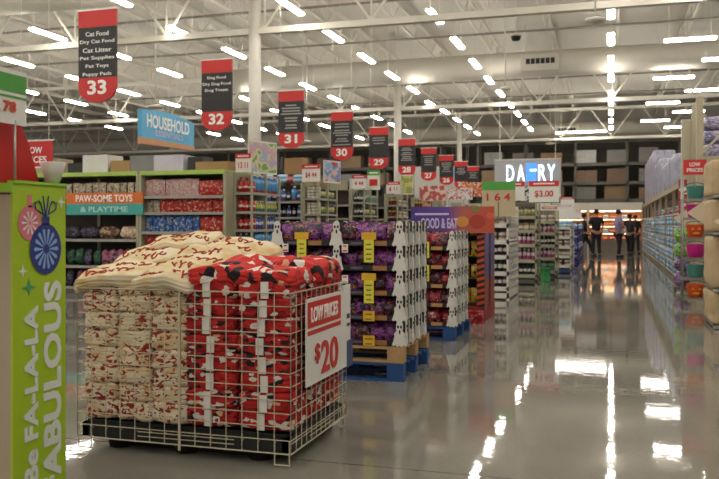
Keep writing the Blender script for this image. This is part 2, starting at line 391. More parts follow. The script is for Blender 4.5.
# ------------------------------------------------------------------ product kit (built facing -Y, base at z=0)
def slab(w, d, h, n=(8, 6, 5), p=4, amp=.01, seed=0, fold=0, sag=0, bulge=0):
    """soft rounded block: cube grid pushed to a superellipsoid, with noise and fold lines"""
    g = MB(); nx, ny, nz = n; idx = {}; vs = []; fs = []
    def key(i, j, k):
        if (i, j, k) not in idx:
            x, y, z = 2*i/nx-1, 2*j/ny-1, 2*k/nz-1
            l = (abs(x)**p+abs(y)**p+abs(z)**p)**(1/p); m = max(abs(x), abs(y), abs(z))
            f = m/l if l else 1
            X, Y, Z = x*f, y*f, z*f
            if fold:
                e = max(abs(X), abs(Y)); X *= 1-.045*e*(.5+.5*cos(Z*pi*fold)); Y *= 1-.045*e*(.5+.5*cos(Z*pi*fold))
            if bulge: Y *= 1+bulge*(1-X*X)*(1-Z*Z)
            v = Vector((X*w/2, Y*d/2, Z*h/2))
            q = v*9+Vector((seed*3.1, seed*1.7, 0)); v += mnoise.noise_vector(q)*amp
            v.z -= sag*(v.x/(w/2))**2*abs(v.x)/w
            idx[(i, j, k)] = len(vs); vs.append(v+Vector((0, 0, h/2)))
        return idx[(i, j, k)]
    for a in range(nx):
        for b in range(ny):
            fs.append((key(a, b, nz), key(a+1, b, nz), key(a+1, b+1, nz), key(a, b+1, nz))); fs.append((key(a, b, 0), key(a, b+1, 0), key(a+1, b+1, 0), key(a+1, b, 0)))
        for c in range(nz):
            fs.append((key(a, 0, c), key(a+1, 0, c), key(a+1, 0, c+1), key(a, 0, c+1))); fs.append((key(a, ny, c), key(a, ny, c+1), key(a+1, ny, c+1), key(a+1, ny, c)))
    for b in range(ny):
        for c in range(nz):
            fs.append((key(0, b, c), key(0, b, c+1), key(0, b+1, c+1), key(0, b+1, c))); fs.append((key(nx, b, c), key(nx, b+1, c), key(nx, b+1, c+1), key(nx, b, c+1)))
    return g.add(vs, fs, 0, True)
def pillow_bag(w, d, h, seed=0):
    """sealed snack bag: puffed middle, flat crimped top and bottom"""
    nx, nz = 8, 10; vs = []; fs = []
    for s in (-1, 1):
        for k in range(nz+1):
            for a in range(nx+1):
                x = 2*a/nx-1; z = k/nz
                th = (max(0, 1-x*x)**.5)*(max(0, sin(pi*min(1, max(0, (z-.06)/.88))))**.6)
                v = Vector((x*w/2*(1-.07*sin(pi*z)), s*th*d/2, z*h)); v += mnoise.noise_vector(v*16+Vector((seed*5, 0, s)))*.009*(th+.2)
                vs.append(v)
    M = (nx+1)*(nz+1)
    for si in (0, 1):
        for k in range(nz):
            for a in range(nx):
                q = [si*M+k*(nx+1)+a, si*M+k*(nx+1)+a+1, si*M+(k+1)*(nx+1)+a+1, si*M+(k+1)*(nx+1)+a]
                fs.append(q if si == 0 else q[::-1])
    return MB().add(vs, fs, 0, True)
def jar(w, h, neck=.35, nh=.2, n=12):
    r = w/2
    return MB().lathe([(r*.85, 0), (r, .02*h), (r, h*(1-nh-.12)), (r*.75, h*(1-nh-.04)), (r*neck, h*(1-nh)), (r*neck, h*(1-nh*.6)), (r*neck*1.25, h*(1-nh*.55)), (r*neck*1.2, h)], n, mis=[0, 0, 0, 0, 0, 1, 1])
def can(w, h, n=14):
    r = w/2
    return MB().lathe([(r*.9, 0), (r, h*.03), (r*.97, h*.06), (r*.97, h*.94), (r, h*.97), (r*.92, h), (r*.9, h*.97)], n)
def carton(w, d, h, flap=True):
    g = MB().box(-w/2, w/2, -d/2, d/2, 0, h)
    if flap: g.box(-w/2-.002, w/2+.002, -.03, .03, h, h+.003, 1); g.box(-.03, .03, -d/2-.002, -d/2, h*.8, h, 1) if False else None
    return g
TAPE = mat('packing_tape', 'b8a683', .3)
PK = {}
def kit(name, mb, mats): PK[name] = mb.mesh(name, mats); return PK[name]
def ORD2(k):
    n = k+1
    if k < 18: return ORD[k]
    return {20: 'twentieth', 30: 'thirtieth'}.get(n) or {1: 'twenty-', 2: 'thirty-', 0: ''}.get(n//10-1, 'twenty-')+ORD[n % 10-1] if n > 20 else {19: 'nineteenth', 20: 'twentieth'}[n]
def row(name, me, n, a, b, fixed, z, axis, label, cat, group, face=0, jit=.01, levels=1, dz=0, rj=.06, sz=.04):
    """n copies from a to b along x (axis 'x') or y; each an object of its own"""
    for l in range(levels):
        for k in range(n):
            t = a+(b-a)*(k+.5)/n+R.uniform(-jit, jit)
            f = fixed+R.uniform(-jit, jit)
            m = me if not isinstance(me, list) else me[(k*7+l*3) % len(me)]
            o = O(name, m, None, (t, f, z+l*dz) if axis == 'x' else (f, t, z+l*dz), face+R.uniform(-rj, rj))
            s = 1+R.uniform(-sz, sz); o.scale = (s, s, s)
            where = ORD2(k)+(' from left' if axis == 'x' else ' from front')+(', upper' if l else '')
            tag(o, where+' '+label if not levels > 1 or l else where+', lower '+label, cat, group)
# packaging prints
def print_mats():
    P = {}
    P['redbag'] = blot('print_red_bag', [(0, '8d1a18'), (.38, 'b52622'), (.6, 'd8c9a8'), (.66, 'a81e1e'), (.8, '3a1512')], (22, 22, 22), .35)
    P['bluebag'] = blot('print_blue_bag', [(0, '1b3f86'), (.40, '2a66b0'), (.56, 'c7c08a'), (.63, '1f4f9b'), (.8, '7ab0d8')], (20, 20, 20), .35)
    P['pinkbag'] = blot('print_pink_bag', [(0, 'b06f70'), (.4, 'c9b8b0'), (.52, 'b35a60'), (.6, 'd8cfc6'), (.75, '8c3c44')], (24, 24, 24), .4)
    P['tanbag'] = blot('print_tan_bag', [(0, '5a4a3a'), (.38, 'a8967a'), (.5, 'cfc4ad'), (.62, '87725a'), (.8, '2c2620')], (22, 22, 22), .5)
    P['dark'] = blot('print_dark_mix', [(0, '1c1a1c'), (.4, '2b2530'), (.52, '5d5570'), (.6, '241f22'), (.75, '88807a')], (15, 15, 15), .6)
    P['brown'] = blot('print_brown_plush', [(0, '3a2a20'), (.45, '6d5340'), (.55, 'a58a70'), (.7, '4a382c')], (12, 12, 12), .9)
    P['cream'] = blot('print_cream_plush', [(0, 'b09a84'), (.45, 'd2c3ab'), (.56, 'b06a50'), (.64, 'd8ccb8')], (14, 14, 14), .9)
    P['greentoy'] = blot('print_green_toy', [(0, '12301f'), (.42, '1f5a3a'), (.52, '1b1b1b'), (.62, '2d6f4c'), (.74, '7a3f4c')], (14, 14, 14), .6)
    P['pinktoy'] = blot('print_pink_toy', [(0, '40242e'), (.42, 'a35468'), (.55, '6f5a80'), (.66, 'c2a8a0'), (.8, '2b2222')], (16, 16, 16), .6)
    P['candyp'] = blot('print_purple_candy', [(0, '120a14'), (.36, '331239'), (.45, '6a2272'), (.52, '8f3c88'), (.57, '2c1426'), (.61, 'a8702e'), (.65, '241220')], (17, 17, 17), .22, bump=.6, detail=3)  # purple print; its bright spots also paint foil highlights into the colour
    P['candyr'] = blot('print_red_candy', [(0, '1d0b0d'), (.38, '5c121b'), (.46, '98242c'), (.58, '3a1630'), (.64, 'b59a86'), (.68, '6a1a2a')], (17, 17, 17), .22, bump=.6, detail=3)
    P['candyo'] = blot('print_brown_candy', [(0, '150d0e'), (.4, '3b1f1c'), (.5, '5a2b4e'), (.58, 'a4682c'), (.62, '3a1a2c')], (18, 18, 18), .22, bump=.6, detail=3)
    return P
P = print_mats()
CAPW = mat('white_cap', 'd8d4cc', .4); CAPR = mat('red_cap', 'b3231f', .4); CAPD = mat('dark_cap', '26242a', .4)
B1 = band('label_red_white', [(0, 'a6201d'), (.3, 'd8cfc0'), (.42, 'b5261f'), (.7, '3d1512')]); B2 = band('label_blue_red', [(0, 'b02a28'), (.16, '3f83b8'), (.6, '6aa7cf'), (.72, '2b5f9c')])
B3 = band('label_yellow_green', [(0, '2a7f74'), (.3, 'b8ad4e'), (.6, '8a9a4a'), (.8, 'c8c2a4')]); B4 = band('label_violet_white', [(0, '4a4b96'), (.35, 'c3bfce'), (.55, '35579a'), (.85, '2f3f7c')])
B5 = band('label_dark_white', [(0, '202024'), (.35, 'd0ccc4'), (.6, '2c2c32'), (.85, '8a8a84')]); B6 = band('label_white_tin', [(0, '8f8a7c'), (.12, 'c9c3b4'), (.42, '8d8672'), (.58, 'cdc8bc'), (.9, '77705f')])
B7 = band('label_lime_purple', [(0, '5a4470'), (.25, '9aa04a'), (.55, 'c0b890'), (.75, '6f4a68')]); B8 = band('label_black_red_yellow', [(0, '8a1d20'), (.3, '1c1a1a'), (.55, 'c9a82e'), (.75, 'a3231c')])
B9 = band('label_pale_blue', [(0, '7fa8cc'), (.3, 'c2d4de'), (.5, '5f90c0'), (.75, 'b0cbdc')]); B10 = band('label_teal_blue', [(0, '31607c'), (.3, '6fa3b5'), (.55, '2c5480'), (.8, '93b9c2')])
B11 = band('label_magenta_white', [(0, 'a8507a'), (.4, 'd2b9c4'), (.7, '9c6f9a')]); B12 = band('label_cream_brown', [(0, '6a4f3c'), (.3, 'cdbfa6'), (.7, '8c6f55')])
B13 = band('label_orange_meat', [(0, 'b5482a'), (.4, 'd9a070'), (.7, 'c25a30')]); B14 = band('label_rose_pack', [(0, '9a3038'), (.5, 'cf9d90'), (.8, 'b04a48')])
kit('red_bag', pillow_bag(.15, .07, .27, 1), P['redbag']); kit('blue_bag', pillow_bag(.145, .08, .29, 2), P['bluebag']); kit('pink_bag', pillow_bag(.15, .07, .31, 3), P['pinkbag'])
kit('tan_bag', pillow_bag(.14, .06, .22, 4), P['tanbag']); kit('sauce_bottle', jar(.115, .27), [B1, CAPR]); kit('blue_bottle', jar(.125, .325, .4, .14), [B2, CAPW])
kit('yellow_bottle', jar(.09, .2, .5, .2), [B3, CAPW]); kit('violet_bottle', jar(.10, .26, .4, .2), [B4, CAPW]); kit('dark_bottle', jar(.075, .24, .6, .2), [B5, CAPD])
kit('tin', can(.11, .13), B6); kit('lime_bottle', jar(.07, .21, .5, .2), [B7, CAPD]); kit('spray_bottle', jar(.07, .25, .45, .25), [B8, CAPD])
kit('small_box', MB().box(-.05, .05, -.05, .05, 0, .17), B12); kit('pale_pack', slab(.26, .2, .2, (4, 3, 3), 6, .004), B9); kit('teal_pack', slab(.26, .2, .2, (4, 3, 3), 6, .004), B10)
kit('wide_pale_pack', slab(.35, .3, .235, (6, 4, 5), 8, .006, 3), B9); kit('wide_teal_pack', slab(.35, .3, .235, (6, 4, 5), 8, .006, 4), B10)
kit('lotion_bottle', jar(.08, .26, .4, .25), [B11, CAPW]); kit('navy_bottle', jar(.12, .28, .4, .2), [mat('navy_liquid', '27518f', .3), CAPW])
kit('meat_pack', slab(.24, .15, .16, (4, 3, 3), 5, .004), B13); kit('rose_pack', slab(.24, .15, .16, (4, 3, 3), 5, .004), B14); kit('white_tub', can(.14, .16, 12), band('label_tub', [(0, 'bdb5a8'), (.4, '8f6a5c'), (.7, 'd0c8ba')]))
kit('green_carton', MB().box(-.07, .07, -.06, .06, 0, .19), band('label_green_box', [(0, '3c6e52'), (.7, '86a890')]))

# ------------------------------------------------------------------ shelving
def shelf_run(name, label, x0, x1, y0, y1, hgt, zs, colr, canopy=None, bays=3, cat='shelving'):
    """double-sided shelf run along x; shelves on both faces"""
    t = thing(name, label, cat, ((x0+x1)/2, y0, 0)); w = (x1-x0)/2; d = y1-y0
    MB().box(-w, w, .02, d-.02, 0, .14).build('base', SHELFD, t)
    MB().box(-w, w, d/2-.03, d/2+.03, .14, hgt).build('back_panel', mat('pegboard_dark', '3a332c', .8), t)
    for b in range(bays+1):
        x = -w+2*w*b/bays; x = max(-w+.03, min(w-.03, x))
        MB().box(x-.03, x+.03, d/2-.06, d/2+.06, .14, hgt+.01).build('upright', colr, t)
    for z in zs:
        g = MB().box(-w+.01, w-.01, .03, d-.03, z-.03, z, 0); g.box(-w+.01, w-.01, .0, .03, z-.045, z+.005, 1); g.build('shelf', [SHELFD, SHELFM], t)
    for s in (-1, 1): MB().box(s*w-.025, s*w+.025, 0, d, .0, hgt+.02).build('end_panel', colr, t)
    if canopy: MB().box(-w, w, -.01, d, hgt-.02, hgt+.055).build('canopy', canopy, t)
    return t
zsA = [.14, .53, 1.02, 1.5, 1.83]
LIMEG = mat('dull_lime_fascia', 'a0ba58', .5, vary=.15)
# run behind the cage
shelf_run('gondola_shelf', 'long pet aisle shelf with dark back and lime top edge behind the blanket cage', -8.13, -6.45, 12.9, 14.3, 2.2, [.14, .48, .84, 1.16, 1.51, 1.80], GRN2, LIMEG, 1)
shelf_run('gondola_shelf', 'left stretch of the pet shelf holding toys beneath the orange and teal board', -13.2, -8.19, 12.9, 14.3, 2.2, [.14, .53, 1.02, 1.82], GRN2, LIMEG, 4)
F = 13.05
row('treat_pouch', PK['pink_bag'], 8, -8.1, -7.02, F, 1.80, 'x', 'pink and white treat pouch on the top pet shelf', 'pet treats', 'pink and white treat pouches on the top shelf')
row('treat_pouch', PK['red_bag'], 5, -7.0, -6.5, F, 1.80, 'x', 'red treat pouch at the right end of the top pet shelf', 'pet treats', 'red treat pouches at the right end of the top shelf')
row('treat_pouch', PK['tan_bag'], 2, -8.1, -7.8, F, 1.51, 'x', 'tan treat pouch at the left of the second pet shelf', 'pet treats', 'tan pouches on the second shelf')
row('treat_pouch', PK['red_bag'], 10, -7.8, -6.5, F, 1.51, 'x', 'red treat pouch on the second pet shelf from the top', 'pet treats', 'red treat pouches on the second shelf')
row('food_bag', PK['blue_bag'], 8, -8.1, -7.0, F, 1.16, 'x', 'blue bag of pet food on the third shelf above the cream blankets', 'pet food', 'blue pet food bags on the third shelf')
row('food_bag', PK['red_bag'], 4, -6.98, -6.5, F, 1.16, 'x', 'red bag of pet food right of the blue bags', 'pet food', 'red pet food bags right of the blue ones')
row('food_bag', PK['red_bag'], 11, -8.1, -6.5, F, .84, 'x', 'red bag of pet food on the fourth shelf behind the blankets', 'pet food', 'red pet food bags on the fourth shelf')
row('toy_pouch', PK['tan_bag'], 19, -11, -8.2, F, 1.84, 'x', 'tan carded pet toy on the top shelf above the orange board', 'pet toy', 'tan carded toys above the orange board')
bed = [slab(.42, .3, .24, (7, 5, 5), 3, .03, s).mesh('pet_bed', m) for s, m in ((1, P['dark']), (2, P['brown']), (3, P['cream']))]
for k, (x, m, c) in enumerate([(-10.6, 0, 'dark'), (-10.15, 0, 'dark purple'), (-9.7, 0, 'dark violet'), (-9.27, 0, 'slate'), (-8.85, 1, 'brown'), (-8.42, 2, 'cream')]):
    tag(O('pet_bed', bed[m], None, (x, 13.1, 1.02), R.uniform(-.1, .1)), '%s plush pet bed, %s from the left under the orange board' % (c, ORD[k]), 'pet bed', 'plush pet beds under the board')
plush = [slab(.17, .14, .3, (5, 4, 6), 2.4, .035, s).mesh('plush_toy', m) for s, m in ((4, P['greentoy']), (5, P['greentoy']), (6, P['pinktoy']), (7, P['dark']))]
row('plush_toy', plush[:2]+plush[3:], 10, -10.9, -9.0, 13.02, .53, 'x', 'green or dark plush toy on the shelf left of the blankets', 'pet toy', 'dark and green plush toys')
row('plush_toy', plush[2:3], 5, -9.0, -8.2, 13.02, .53, 'x', 'pink and violet plush toy just left of the blanket pile', 'pet toy', 'pink plush toys')
row('plush_toy', plush, 12, -10.9, -8.25, 13.02, .14, 'x', 'mixed plush pet toy on the bottom pet shelf', 'pet toy', 'plush toys on the bottom shelf')
# sign board
t = thing('shelf_board', 'orange and teal board reading PAW-SOME TOYS and PLAYTIME on the pet shelf', 'sign', (-8.86, 12.86, 1.47))
MB().box(-.81, .81, 0, .03, .2, .4).build('orange_half', mat('board_orange', 'cf6a24', .5), t); MB().box(-.81, .81, 0, .03, 0, .2).build('teal_half', mat('board_teal', '3f9d95', .5), t)
fit_text('lettering', 'PAW-SOME TOYS', 1.2, .13, LET, t, (0, -.004, .3), bold=.02); fit_text('lettering', '& PLAYTIME', 1.0, .1, mat('mint_print', 'a9d2c8', .5), t, (0, -.004, .1), bold=.02)
# storage on top of the run
LIL = mat('lilac_wrap', 'bcb4c4', .4, vary=.15); GRB = mat('grey_box', '7d7a7c', .7); WHB = mat('pale_box', 'c9c6c4', .6); 
for (x, w_, d_, h_, m, lb) in [(-10.35, .5, .5, .3, TAN, 'tan tray of goods at the far left'), (-9.72, .34, .4, .2, SBLK, 'black crate with a pale label'), (-9.25, .55, .5, .34, WHB, 'white wrapped case beside the black crate'),
                               (-8.7, .42, .5, .22, CARD, 'low brown carton between the white and grey cases'), (-8.25, .5, .5, .30, GRB, 'grey carton above the orange board'), (-7.7, .6, .5, .30, LIL, 'lilac wrapped case'), (-7.18, .3, .4, .26, SBLK, 'black carton right of the lilac case'), (-6.82, .66, .5, .16, CARD, 'flat brown carton at the right end')]:
    tag(carton(w_, d_, h_).build('storage_box', [m, TAPE], None, (x, 13.4, 2.257), bevel=.006), '%s, stored on top of the pet shelf' % lb, 'box', 'overstock on the pet shelf')

def price_sign(label, x, y, z, w, h, txt, face=0, head=RED, tcol=None, post=.0):
    t = thing('price_sign', label, 'sign', (x, y, z), face)
    MB().box(-w/2, w/2, 0, .012, 0, h).build('card', PAPER, t); MB().box(-w/2, w/2, -.003, .0, h*.74, h).build('header_band', head, t)
    if txt: fit_text('price_digits', txt, w*.62, h*.34, tcol or RED, t, (0, -.004, h*.38), bold=.02)
    g = MB()
    for k in (0,): g.box(-w*.35, w*.35, -.0045, -.003, h*.84, h*.9)
    g.build('header_print', LET, t)
    if post: MB().tube((0, .006, -post), (0, .006, .02), .008, 6).build('post', CHROME, t)
    return t

def endcap(k, nm, levels, prod_w, prod_f, fill=1.0):
    y0 = 13.2+3.43*k; Y1 = y0+1.27; x0, x1 = -6.42, -6.06; H2 = 2.2
    t = thing('endcap_shelf', 'beige steel end-of-aisle unit, the %s from the blanket cage' % nm, 'shelving', (x0, y0, 0))
    MB().box(0, .36, .02, 1.27, 0, .14).build('base', SHELFD, t)
    MB().box(0, .03, .02, 1.25, .14, H2).build('back_panel', GRN2, t)
    MB().box(.0, .36, .62, .65, .14, H2).build('divider', GRN2, t)
    for (a, b) in ((0, .0), (.33, 0), (.33, 1.24), (0, 1.24), (.33, .61)): MB().box(a, a+.035, b, b+.035, 0, H2+.02).build('upright', GRN2, t)
    for z in levels:
        g = MB().box(.0, .36, .01, 1.26, z-.025, z, 0); g.box(-.0, .37, -.005, .012, z-.04, z+.006, 1); g.box(.355, .375, .01, 1.26, z-.04, z+.006, 1); g.build('shelf', [SHELFD, SHELFM], t)
    zc = levels+[H2]
    for j, z in enumerate(levels):
        if z < fill: continue
        pw = prod_w[j % len(prod_w)]; pf = prod_f[j % len(prod_f)]
        for (m, n, l, c, lv) in [pw]:
            row(l.replace(' ', '_'), PK[m], n, x0+.04, x1-.0, y0+.12, z, 'x', '%s, near side of the %s, %s level' % (c, nm, ORD[j]), l, '%s, near side of the %s, %s level' % (c, nm, ORD[j]), 0, .004, lv, .13)
        for (m, n, l, c, lv) in [pf]:
            row(l.replace(' ', '_'), PK[m], n, y0+.24, Y1-.03, x1-.08, z, 'y', '%s, aisle face of the %s, %s level' % (c, nm, ORD[j]), l, '%s, aisle face of the %s, %s level' % (c, nm, ORD[j]), pi/2, .004, lv, .13)
    return t
NM = [o_+' end shelf' for o_ in ORD[:8]]
endcap(0, NM[0], [.14, .5, .86, 1.2, 1.52, 1.86], [('navy_bottle', 3, 'bottle', 'navy bottle', 1), ('navy_bottle', 3, 'bottle', 'navy bottle', 1), ('navy_bottle', 3, 'bottle', 'blue bottle', 1), ('sauce_bottle', 3, 'bottle', 'red bottle', 1), ('sauce_bottle', 3, 'bottle', 'red capped bottle', 1), ('sauce_bottle', 3, 'bottle', 'red and dark bottle', 1)],
       [('blue_bottle', 9, 'bottle', 'blue bottle', 1), ('blue_bottle', 9, 'bottle', 'pale blue bottle', 1), ('blue_bottle', 9, 'bottle', 'red-footed blue bottle', 1), ('violet_bottle', 8, 'bottle', 'violet and white bottle', 1), ('yellow_bottle', 9, 'bottle', 'yellow and teal bottle', 1), ('blue_bottle', 9, 'bottle', 'sky blue bottle', 1)], .4)
endcap(1, NM[1], [.14, .5, .86, 1.18, 1.52, 1.86], [('tin', 3, 'tin', 'silver lidded tin', 2)], [('lime_bottle', 9, 'bottle', 'lime and purple bottle', 1)], 1.1)
endcap(2, NM[2], [.14, .5, .86, 1.18, 1.52, 1.86], [('dark_bottle', 4, 'bottle', 'white-labelled dark bottle', 1)], [('small_box', 8, 'carton', 'brown and cream carton', 1), ('lime_bottle', 9, 'bottle', 'slim dark bottle', 1), ('green_carton', 6, 'carton', 'green carton', 1)], 1.1)
endcap(3, NM[3], [.14, .5, .86, 1.18, 1.52, 1.86], [('spray_bottle', 4, 'bottle', 'multicoloured bottle', 1)], [('white_tub', 6, 'tub', 'pale tub', 1)], 1.1)
endcap(4, NM[4], [.14, .5, .86, 1.18, 1.52, 1.86], [('spray_bottle', 4, 'bottle', 'red and yellow bottle', 1)], [('meat_pack', 4, 'pack', 'orange pack', 1)], 1.4)
for k in range(5, 8): endcap(k, NM[k], [.14, .6, 1.1, 1.6], [('rose_pack', 1, 'pack', 'rose coloured pack', 1)], [('white_tub', 6, 'tub', 'pale tub', 1), ('meat_pack', 4, 'pack', 'orange pack', 1)], 1.5)
for k in range(1, 6):
    y0 = 13.2+3.43*k-.02
    if k == 1:
        segs = [(-13, -8.2), (-7.5, -6.45)]
    else: segs = [(-13, -6.45)] 
    for q, (a, b) in enumerate(segs):
        shelf_run('gondola_shelf', 'long shelf run reaching left from the %s%s' % (NM[k], ', part left of the white column' if k == 1 and q == 0 else ''), a, b, y0, y0+1.3, 2.18, [.14, .6, 1.05, 1.45, 1.8], GRN2, None, 2 if b-a > 2 else 1)
row('cleaner_bottle', [PK['blue_bottle'], PK['violet_bottle'], PK['dark_bottle']], 8, -7.45, -6.5, 16.75, 1.8, 'x', 'blue or white cleaner bottle left of the tins', 'bottle', 'cleaner bottles left of the tins')
row('cleaner_bottle', [PK['dark_bottle'], PK['violet_bottle']], 8, -7.45, -6.5, 16.75, 1.45, 'x', 'dark and white cleaner bottle on the lower shelf left of the tins', 'bottle', 'cleaner bottles on the lower shelf')
row('cleaner_bottle', [PK['sauce_bottle']], 8, -7.45, -6.5, 16.75, 1.05, 'x', 'red bottle on the shelf left of the silver tins', 'bottle', 'red bottles left of the tins')
row('paper_pack', [PK['pale_pack'], PK['rose_pack']], 5, -7.45, -6.5, 16.85, 2.2, 'x', 'blue-white wrapped pack on the shelf top below aisle sign 31', 'pack', 'wrapped packs on the shelf top', 0, .01, 1, 0, .2)
tag(carton(.42, .4, .36).build('storage_box', [CARD, TAPE], None, (-6.72, 17.0, 2.4), bevel=.006), 'brown carton stacked high beneath the aisle 31 sign', 'box')
for k, (m, x, w_, h_) in enumerate([(GRN2, -6.9, .5, .25), (WHB, -6.4, .4, .3), (CARD, -7.6, .6, .3)]):
    tag(carton(w_, .4, h_).build('storage_box', [m, TAPE], None, (x, 20.7, 2.2), bevel=.006), '%s carton on the shelf top beneath the aisle 30 sign' % ['green-beige', 'white', 'brown'][k], 'box')
# posters and price cards on the shelf tops
def poster(label, x, y, z, w, h, m, face=0):
    t = thing('poster_card', label, 'sign', (x, y, z), face)
    MB().box(-w/2, w/2, 0, .012, 0, h).build('card', PAPER, t); MB().box(-w/2+.02, w/2-.02, -.003, 0, .03, h-.03).build('picture', m, t)
PIC = blot('poster_print', [(0, '7aa05a'), (.42, 'c8cba0'), (.52, 'cf9fae'), (.6, '8fb5cf'), (.7, 'd6cfc0')], (5, 5, 5), .5)
PIC2 = blot('poster_print_b', [(0, 'c23a3a'), (.42, '5f94c4'), (.52, 'd8b0a0'), (.6, '7aa6d6'), (.7, 'ddd')] if False else [(0, 'c23a3a'), (.42, '5f94c4'), (.52, 'd8b0a0'), (.6, '7aa6d6'), (.7, 'dddad0')], (5, 5, 5), .5)
price_sign('white price card with red header left of the white column, above the red bottles', -6.24, 13.22, 2.22, .3, .33, '13 11')
price_sign('white price card with red header above the silver tins', -6.24, 16.64, 2.22, .42, .38, '$4 44')
price_sign('white price card with red header above the dark bottles on the third end shelf', -6.2, 20.05, 2.22, .38, .34, '4 44')
price_sign('white price card with red header beside the second white column', -6.2, 23.48, 2.2, .42, .36, '$ 11')
poster('tall pale green and pink picture card above the blue bottles', -6.12, 13.8, 2.22, .75, .6, PIC, pi/2-.35)
poster('blue and red picture card right of the silver tin price card', -5.98, 17.3, 2.22, .6, .5, PIC2, pi/2-.35)
t = price_sign('narrow white card with green stripes below the aisle 29 sign', -6.0, 20.7, 2.2, .35, .52, '1', 0, GREEN)
poster('slim yellow green card right of the second white column', -5.95, 24.2, 2.2, .4, .6, blot('poster_print_c', [(0, '8a9a4e'), (.5, 'c4b66a'), (.6, '9fae8a')], (5, 5, 5)))
for k, (x, y, w_, h_, m) in enumerate([(-5.8, 27.2, .9, .5, 'rose'), (-5.5, 30.7, 1.0, .45, 'white'), (-4.9, 30.9, 1.2, .55, 'orange'), (-4.2, 32, 1.1, .5, 'pink'), (-3.6, 33, 1.0, .55, 'black and white'), (-2.6, 34, 1.3, .6, 'pale green')]):
    pm = {'rose': '#', }.get(m)
    mm = blot('poster_'+m.replace(' ', '_'), {'rose': [(0, 'b05048'), (.5, 'd8b8b0')], 'white': [(0, 'cfcfca'), (.52, 'b84840'), (.6, 'd8d5ce')], 'orange': [(0, 'c46a3a'), (.5, 'd8c0a8'), (.6, 'b5452c')], 'pink': [(0, 'c8a0a8'), (.5, 'b84a6a'), (.58, 'd8d0cc')],
              'black and white': [(0, '2a2a2a'), (.45, 'd0cec8'), (.56, '3a3030')], 'pale green': [(0, 'b9c8b0'), (.5, 'd8d8d0'), (.6, 'c06a70')]}[m], (6, 6, 6))
    t = thing('poster_card', '%s picture banner high over the shelves behind the purple header' % m, 'sign', (x, y, 1.55+.12*(k % 3)))
    MB().box(-w_/2, w_/2, 0, .02, .55, .55+h_).build('banner', mm, t)
    for s in (-1, 1): MB().tube((s*w_*.4, .01, -1.55-.12*(k % 3)), (s*w_*.4, .01, .6), .015, 6).build('post', CHROME, t)
t = thing('bulletin_panel', 'large white panel with a small pale blue square behind the aisle 24 sign', 'sign', (-8.3, 41.0, 3.15))
MB().box(-1.4, 1.4, 0, .08, -1.0, 1.1).build('panel', mat('bulletin_white', 'b9b7b0', .5), t); MB().box(.1, .85, -.02, 0, .55, .95).build('blue_square', mat('square_blue', '7fb0d8', .5), t)
for s in (-1, 1): MB().box(s*1.2-.05, s*1.2+.05, .0, .08, -3.15, -.9).build('leg', WHT, t)

# ------------------------------------------------------------------ ghost candy pallets
def pallet(name, label, cat, x, y, z, w, d, m, h=.14, tone=None):
    t = thing(name, label, cat, (x, y, z))
    for yy in (0, d/2-.05, d-.1):
        for xx in (0, w/2-.07, w-.14): MB().box(xx, xx+.14, yy, yy+.1, .02, h-.02).build('block', m, t)
        MB().box(0, w, yy, yy+.1, 0, .02).build('bottom_board', m, t)
    n = 7
    for k in range(n):
        yy = (d-.09)*k/(n-1); MB().box(0, w, yy, yy+.09, h-.02, h).build('deck_board', m, t)
    return t
def ghost_poly(w, h):
    """sheet ghost: round head, sloping arms, wavy hem"""
    pts = []
    for k in range(9):
        a = pi*k/8; pts.append((-.23*w*cos(a), .84*h+.16*h*sin(a)))
    right = [(.23*w, .7*h), (.2*w, .62*h), (.36*w, .52*h), (.34*w, .42*h), (.4*w, .25*h), (.52*w, .08*h), (.4*w, .03*h), (.3*w, .09*h), (.15*w, 0), (0, .06*h)]
    left = [(-x, z) for x, z in right[:-1]][::-1]
    return pts+right+left
INK = mat('ghost_ink', '1a1917', .6)
def ghost(parent, w, h, loc, rz):  # eyes and mouth are ovals of ink on the card
    g = MB().prism(ghost_poly(w, h), -.004, .004)
    o = g.build('ghost_cutout', GHOST, parent, loc); o.rotation_euler.z = rz
    f = MB()
    for (ex, ez, rx, rzz) in ((-.1*w, .77*h, .07*w, .06*h), (.11*w, .77*h, .07*w, .06*h), (.02*w, .58*h, .06*w, .085*h)):
        f.prism([(ex+rx*cos(2*pi*k/10), ez+rzz*sin(2*pi*k/10)) for k in range(10)], -.0065, -.004)
    f.build('ghost_face', INK, o)
def tray_proto(W, D, Hh, lip, ghostw, left):
    t = thing('candy_tray', 'x', 'display tray')
    g = MB(); g.box(-W/2, W/2, 0, D, 0, .006); g.box(-W/2, W/2, D-.006, D, 0, Hh); g.box(-W/2, -W/2+.006, 0, D, 0, Hh); g.box(W/2-.006, W/2, 0, D, 0, Hh)
    g.box(-W/2, W/2, 0, .006, 0, .05)
    g.build('tray_body', mat('black_card', '191617', .6), t)
    l = MB(); l.box(.03, W/2-.13, -.003, 0, .006, .046); l.build('front_label', lip, t)
    l = MB(); l.box(-W/2+.12, -.06, -.003, 0, .014, .036); l.build('front_label', mat('lilac_print', '5c4f62', .5), t)
    for x in ((-W/2+.03, W/2+.006) if left else (W/2-.02,)): ghost(t, ghostw, Hh*1.06, (x, -.007, -.005), 0)
    ghost(t, D*.42, Hh*1.02, (W/2+.008, D/2, -.005), pi/2)
    return t
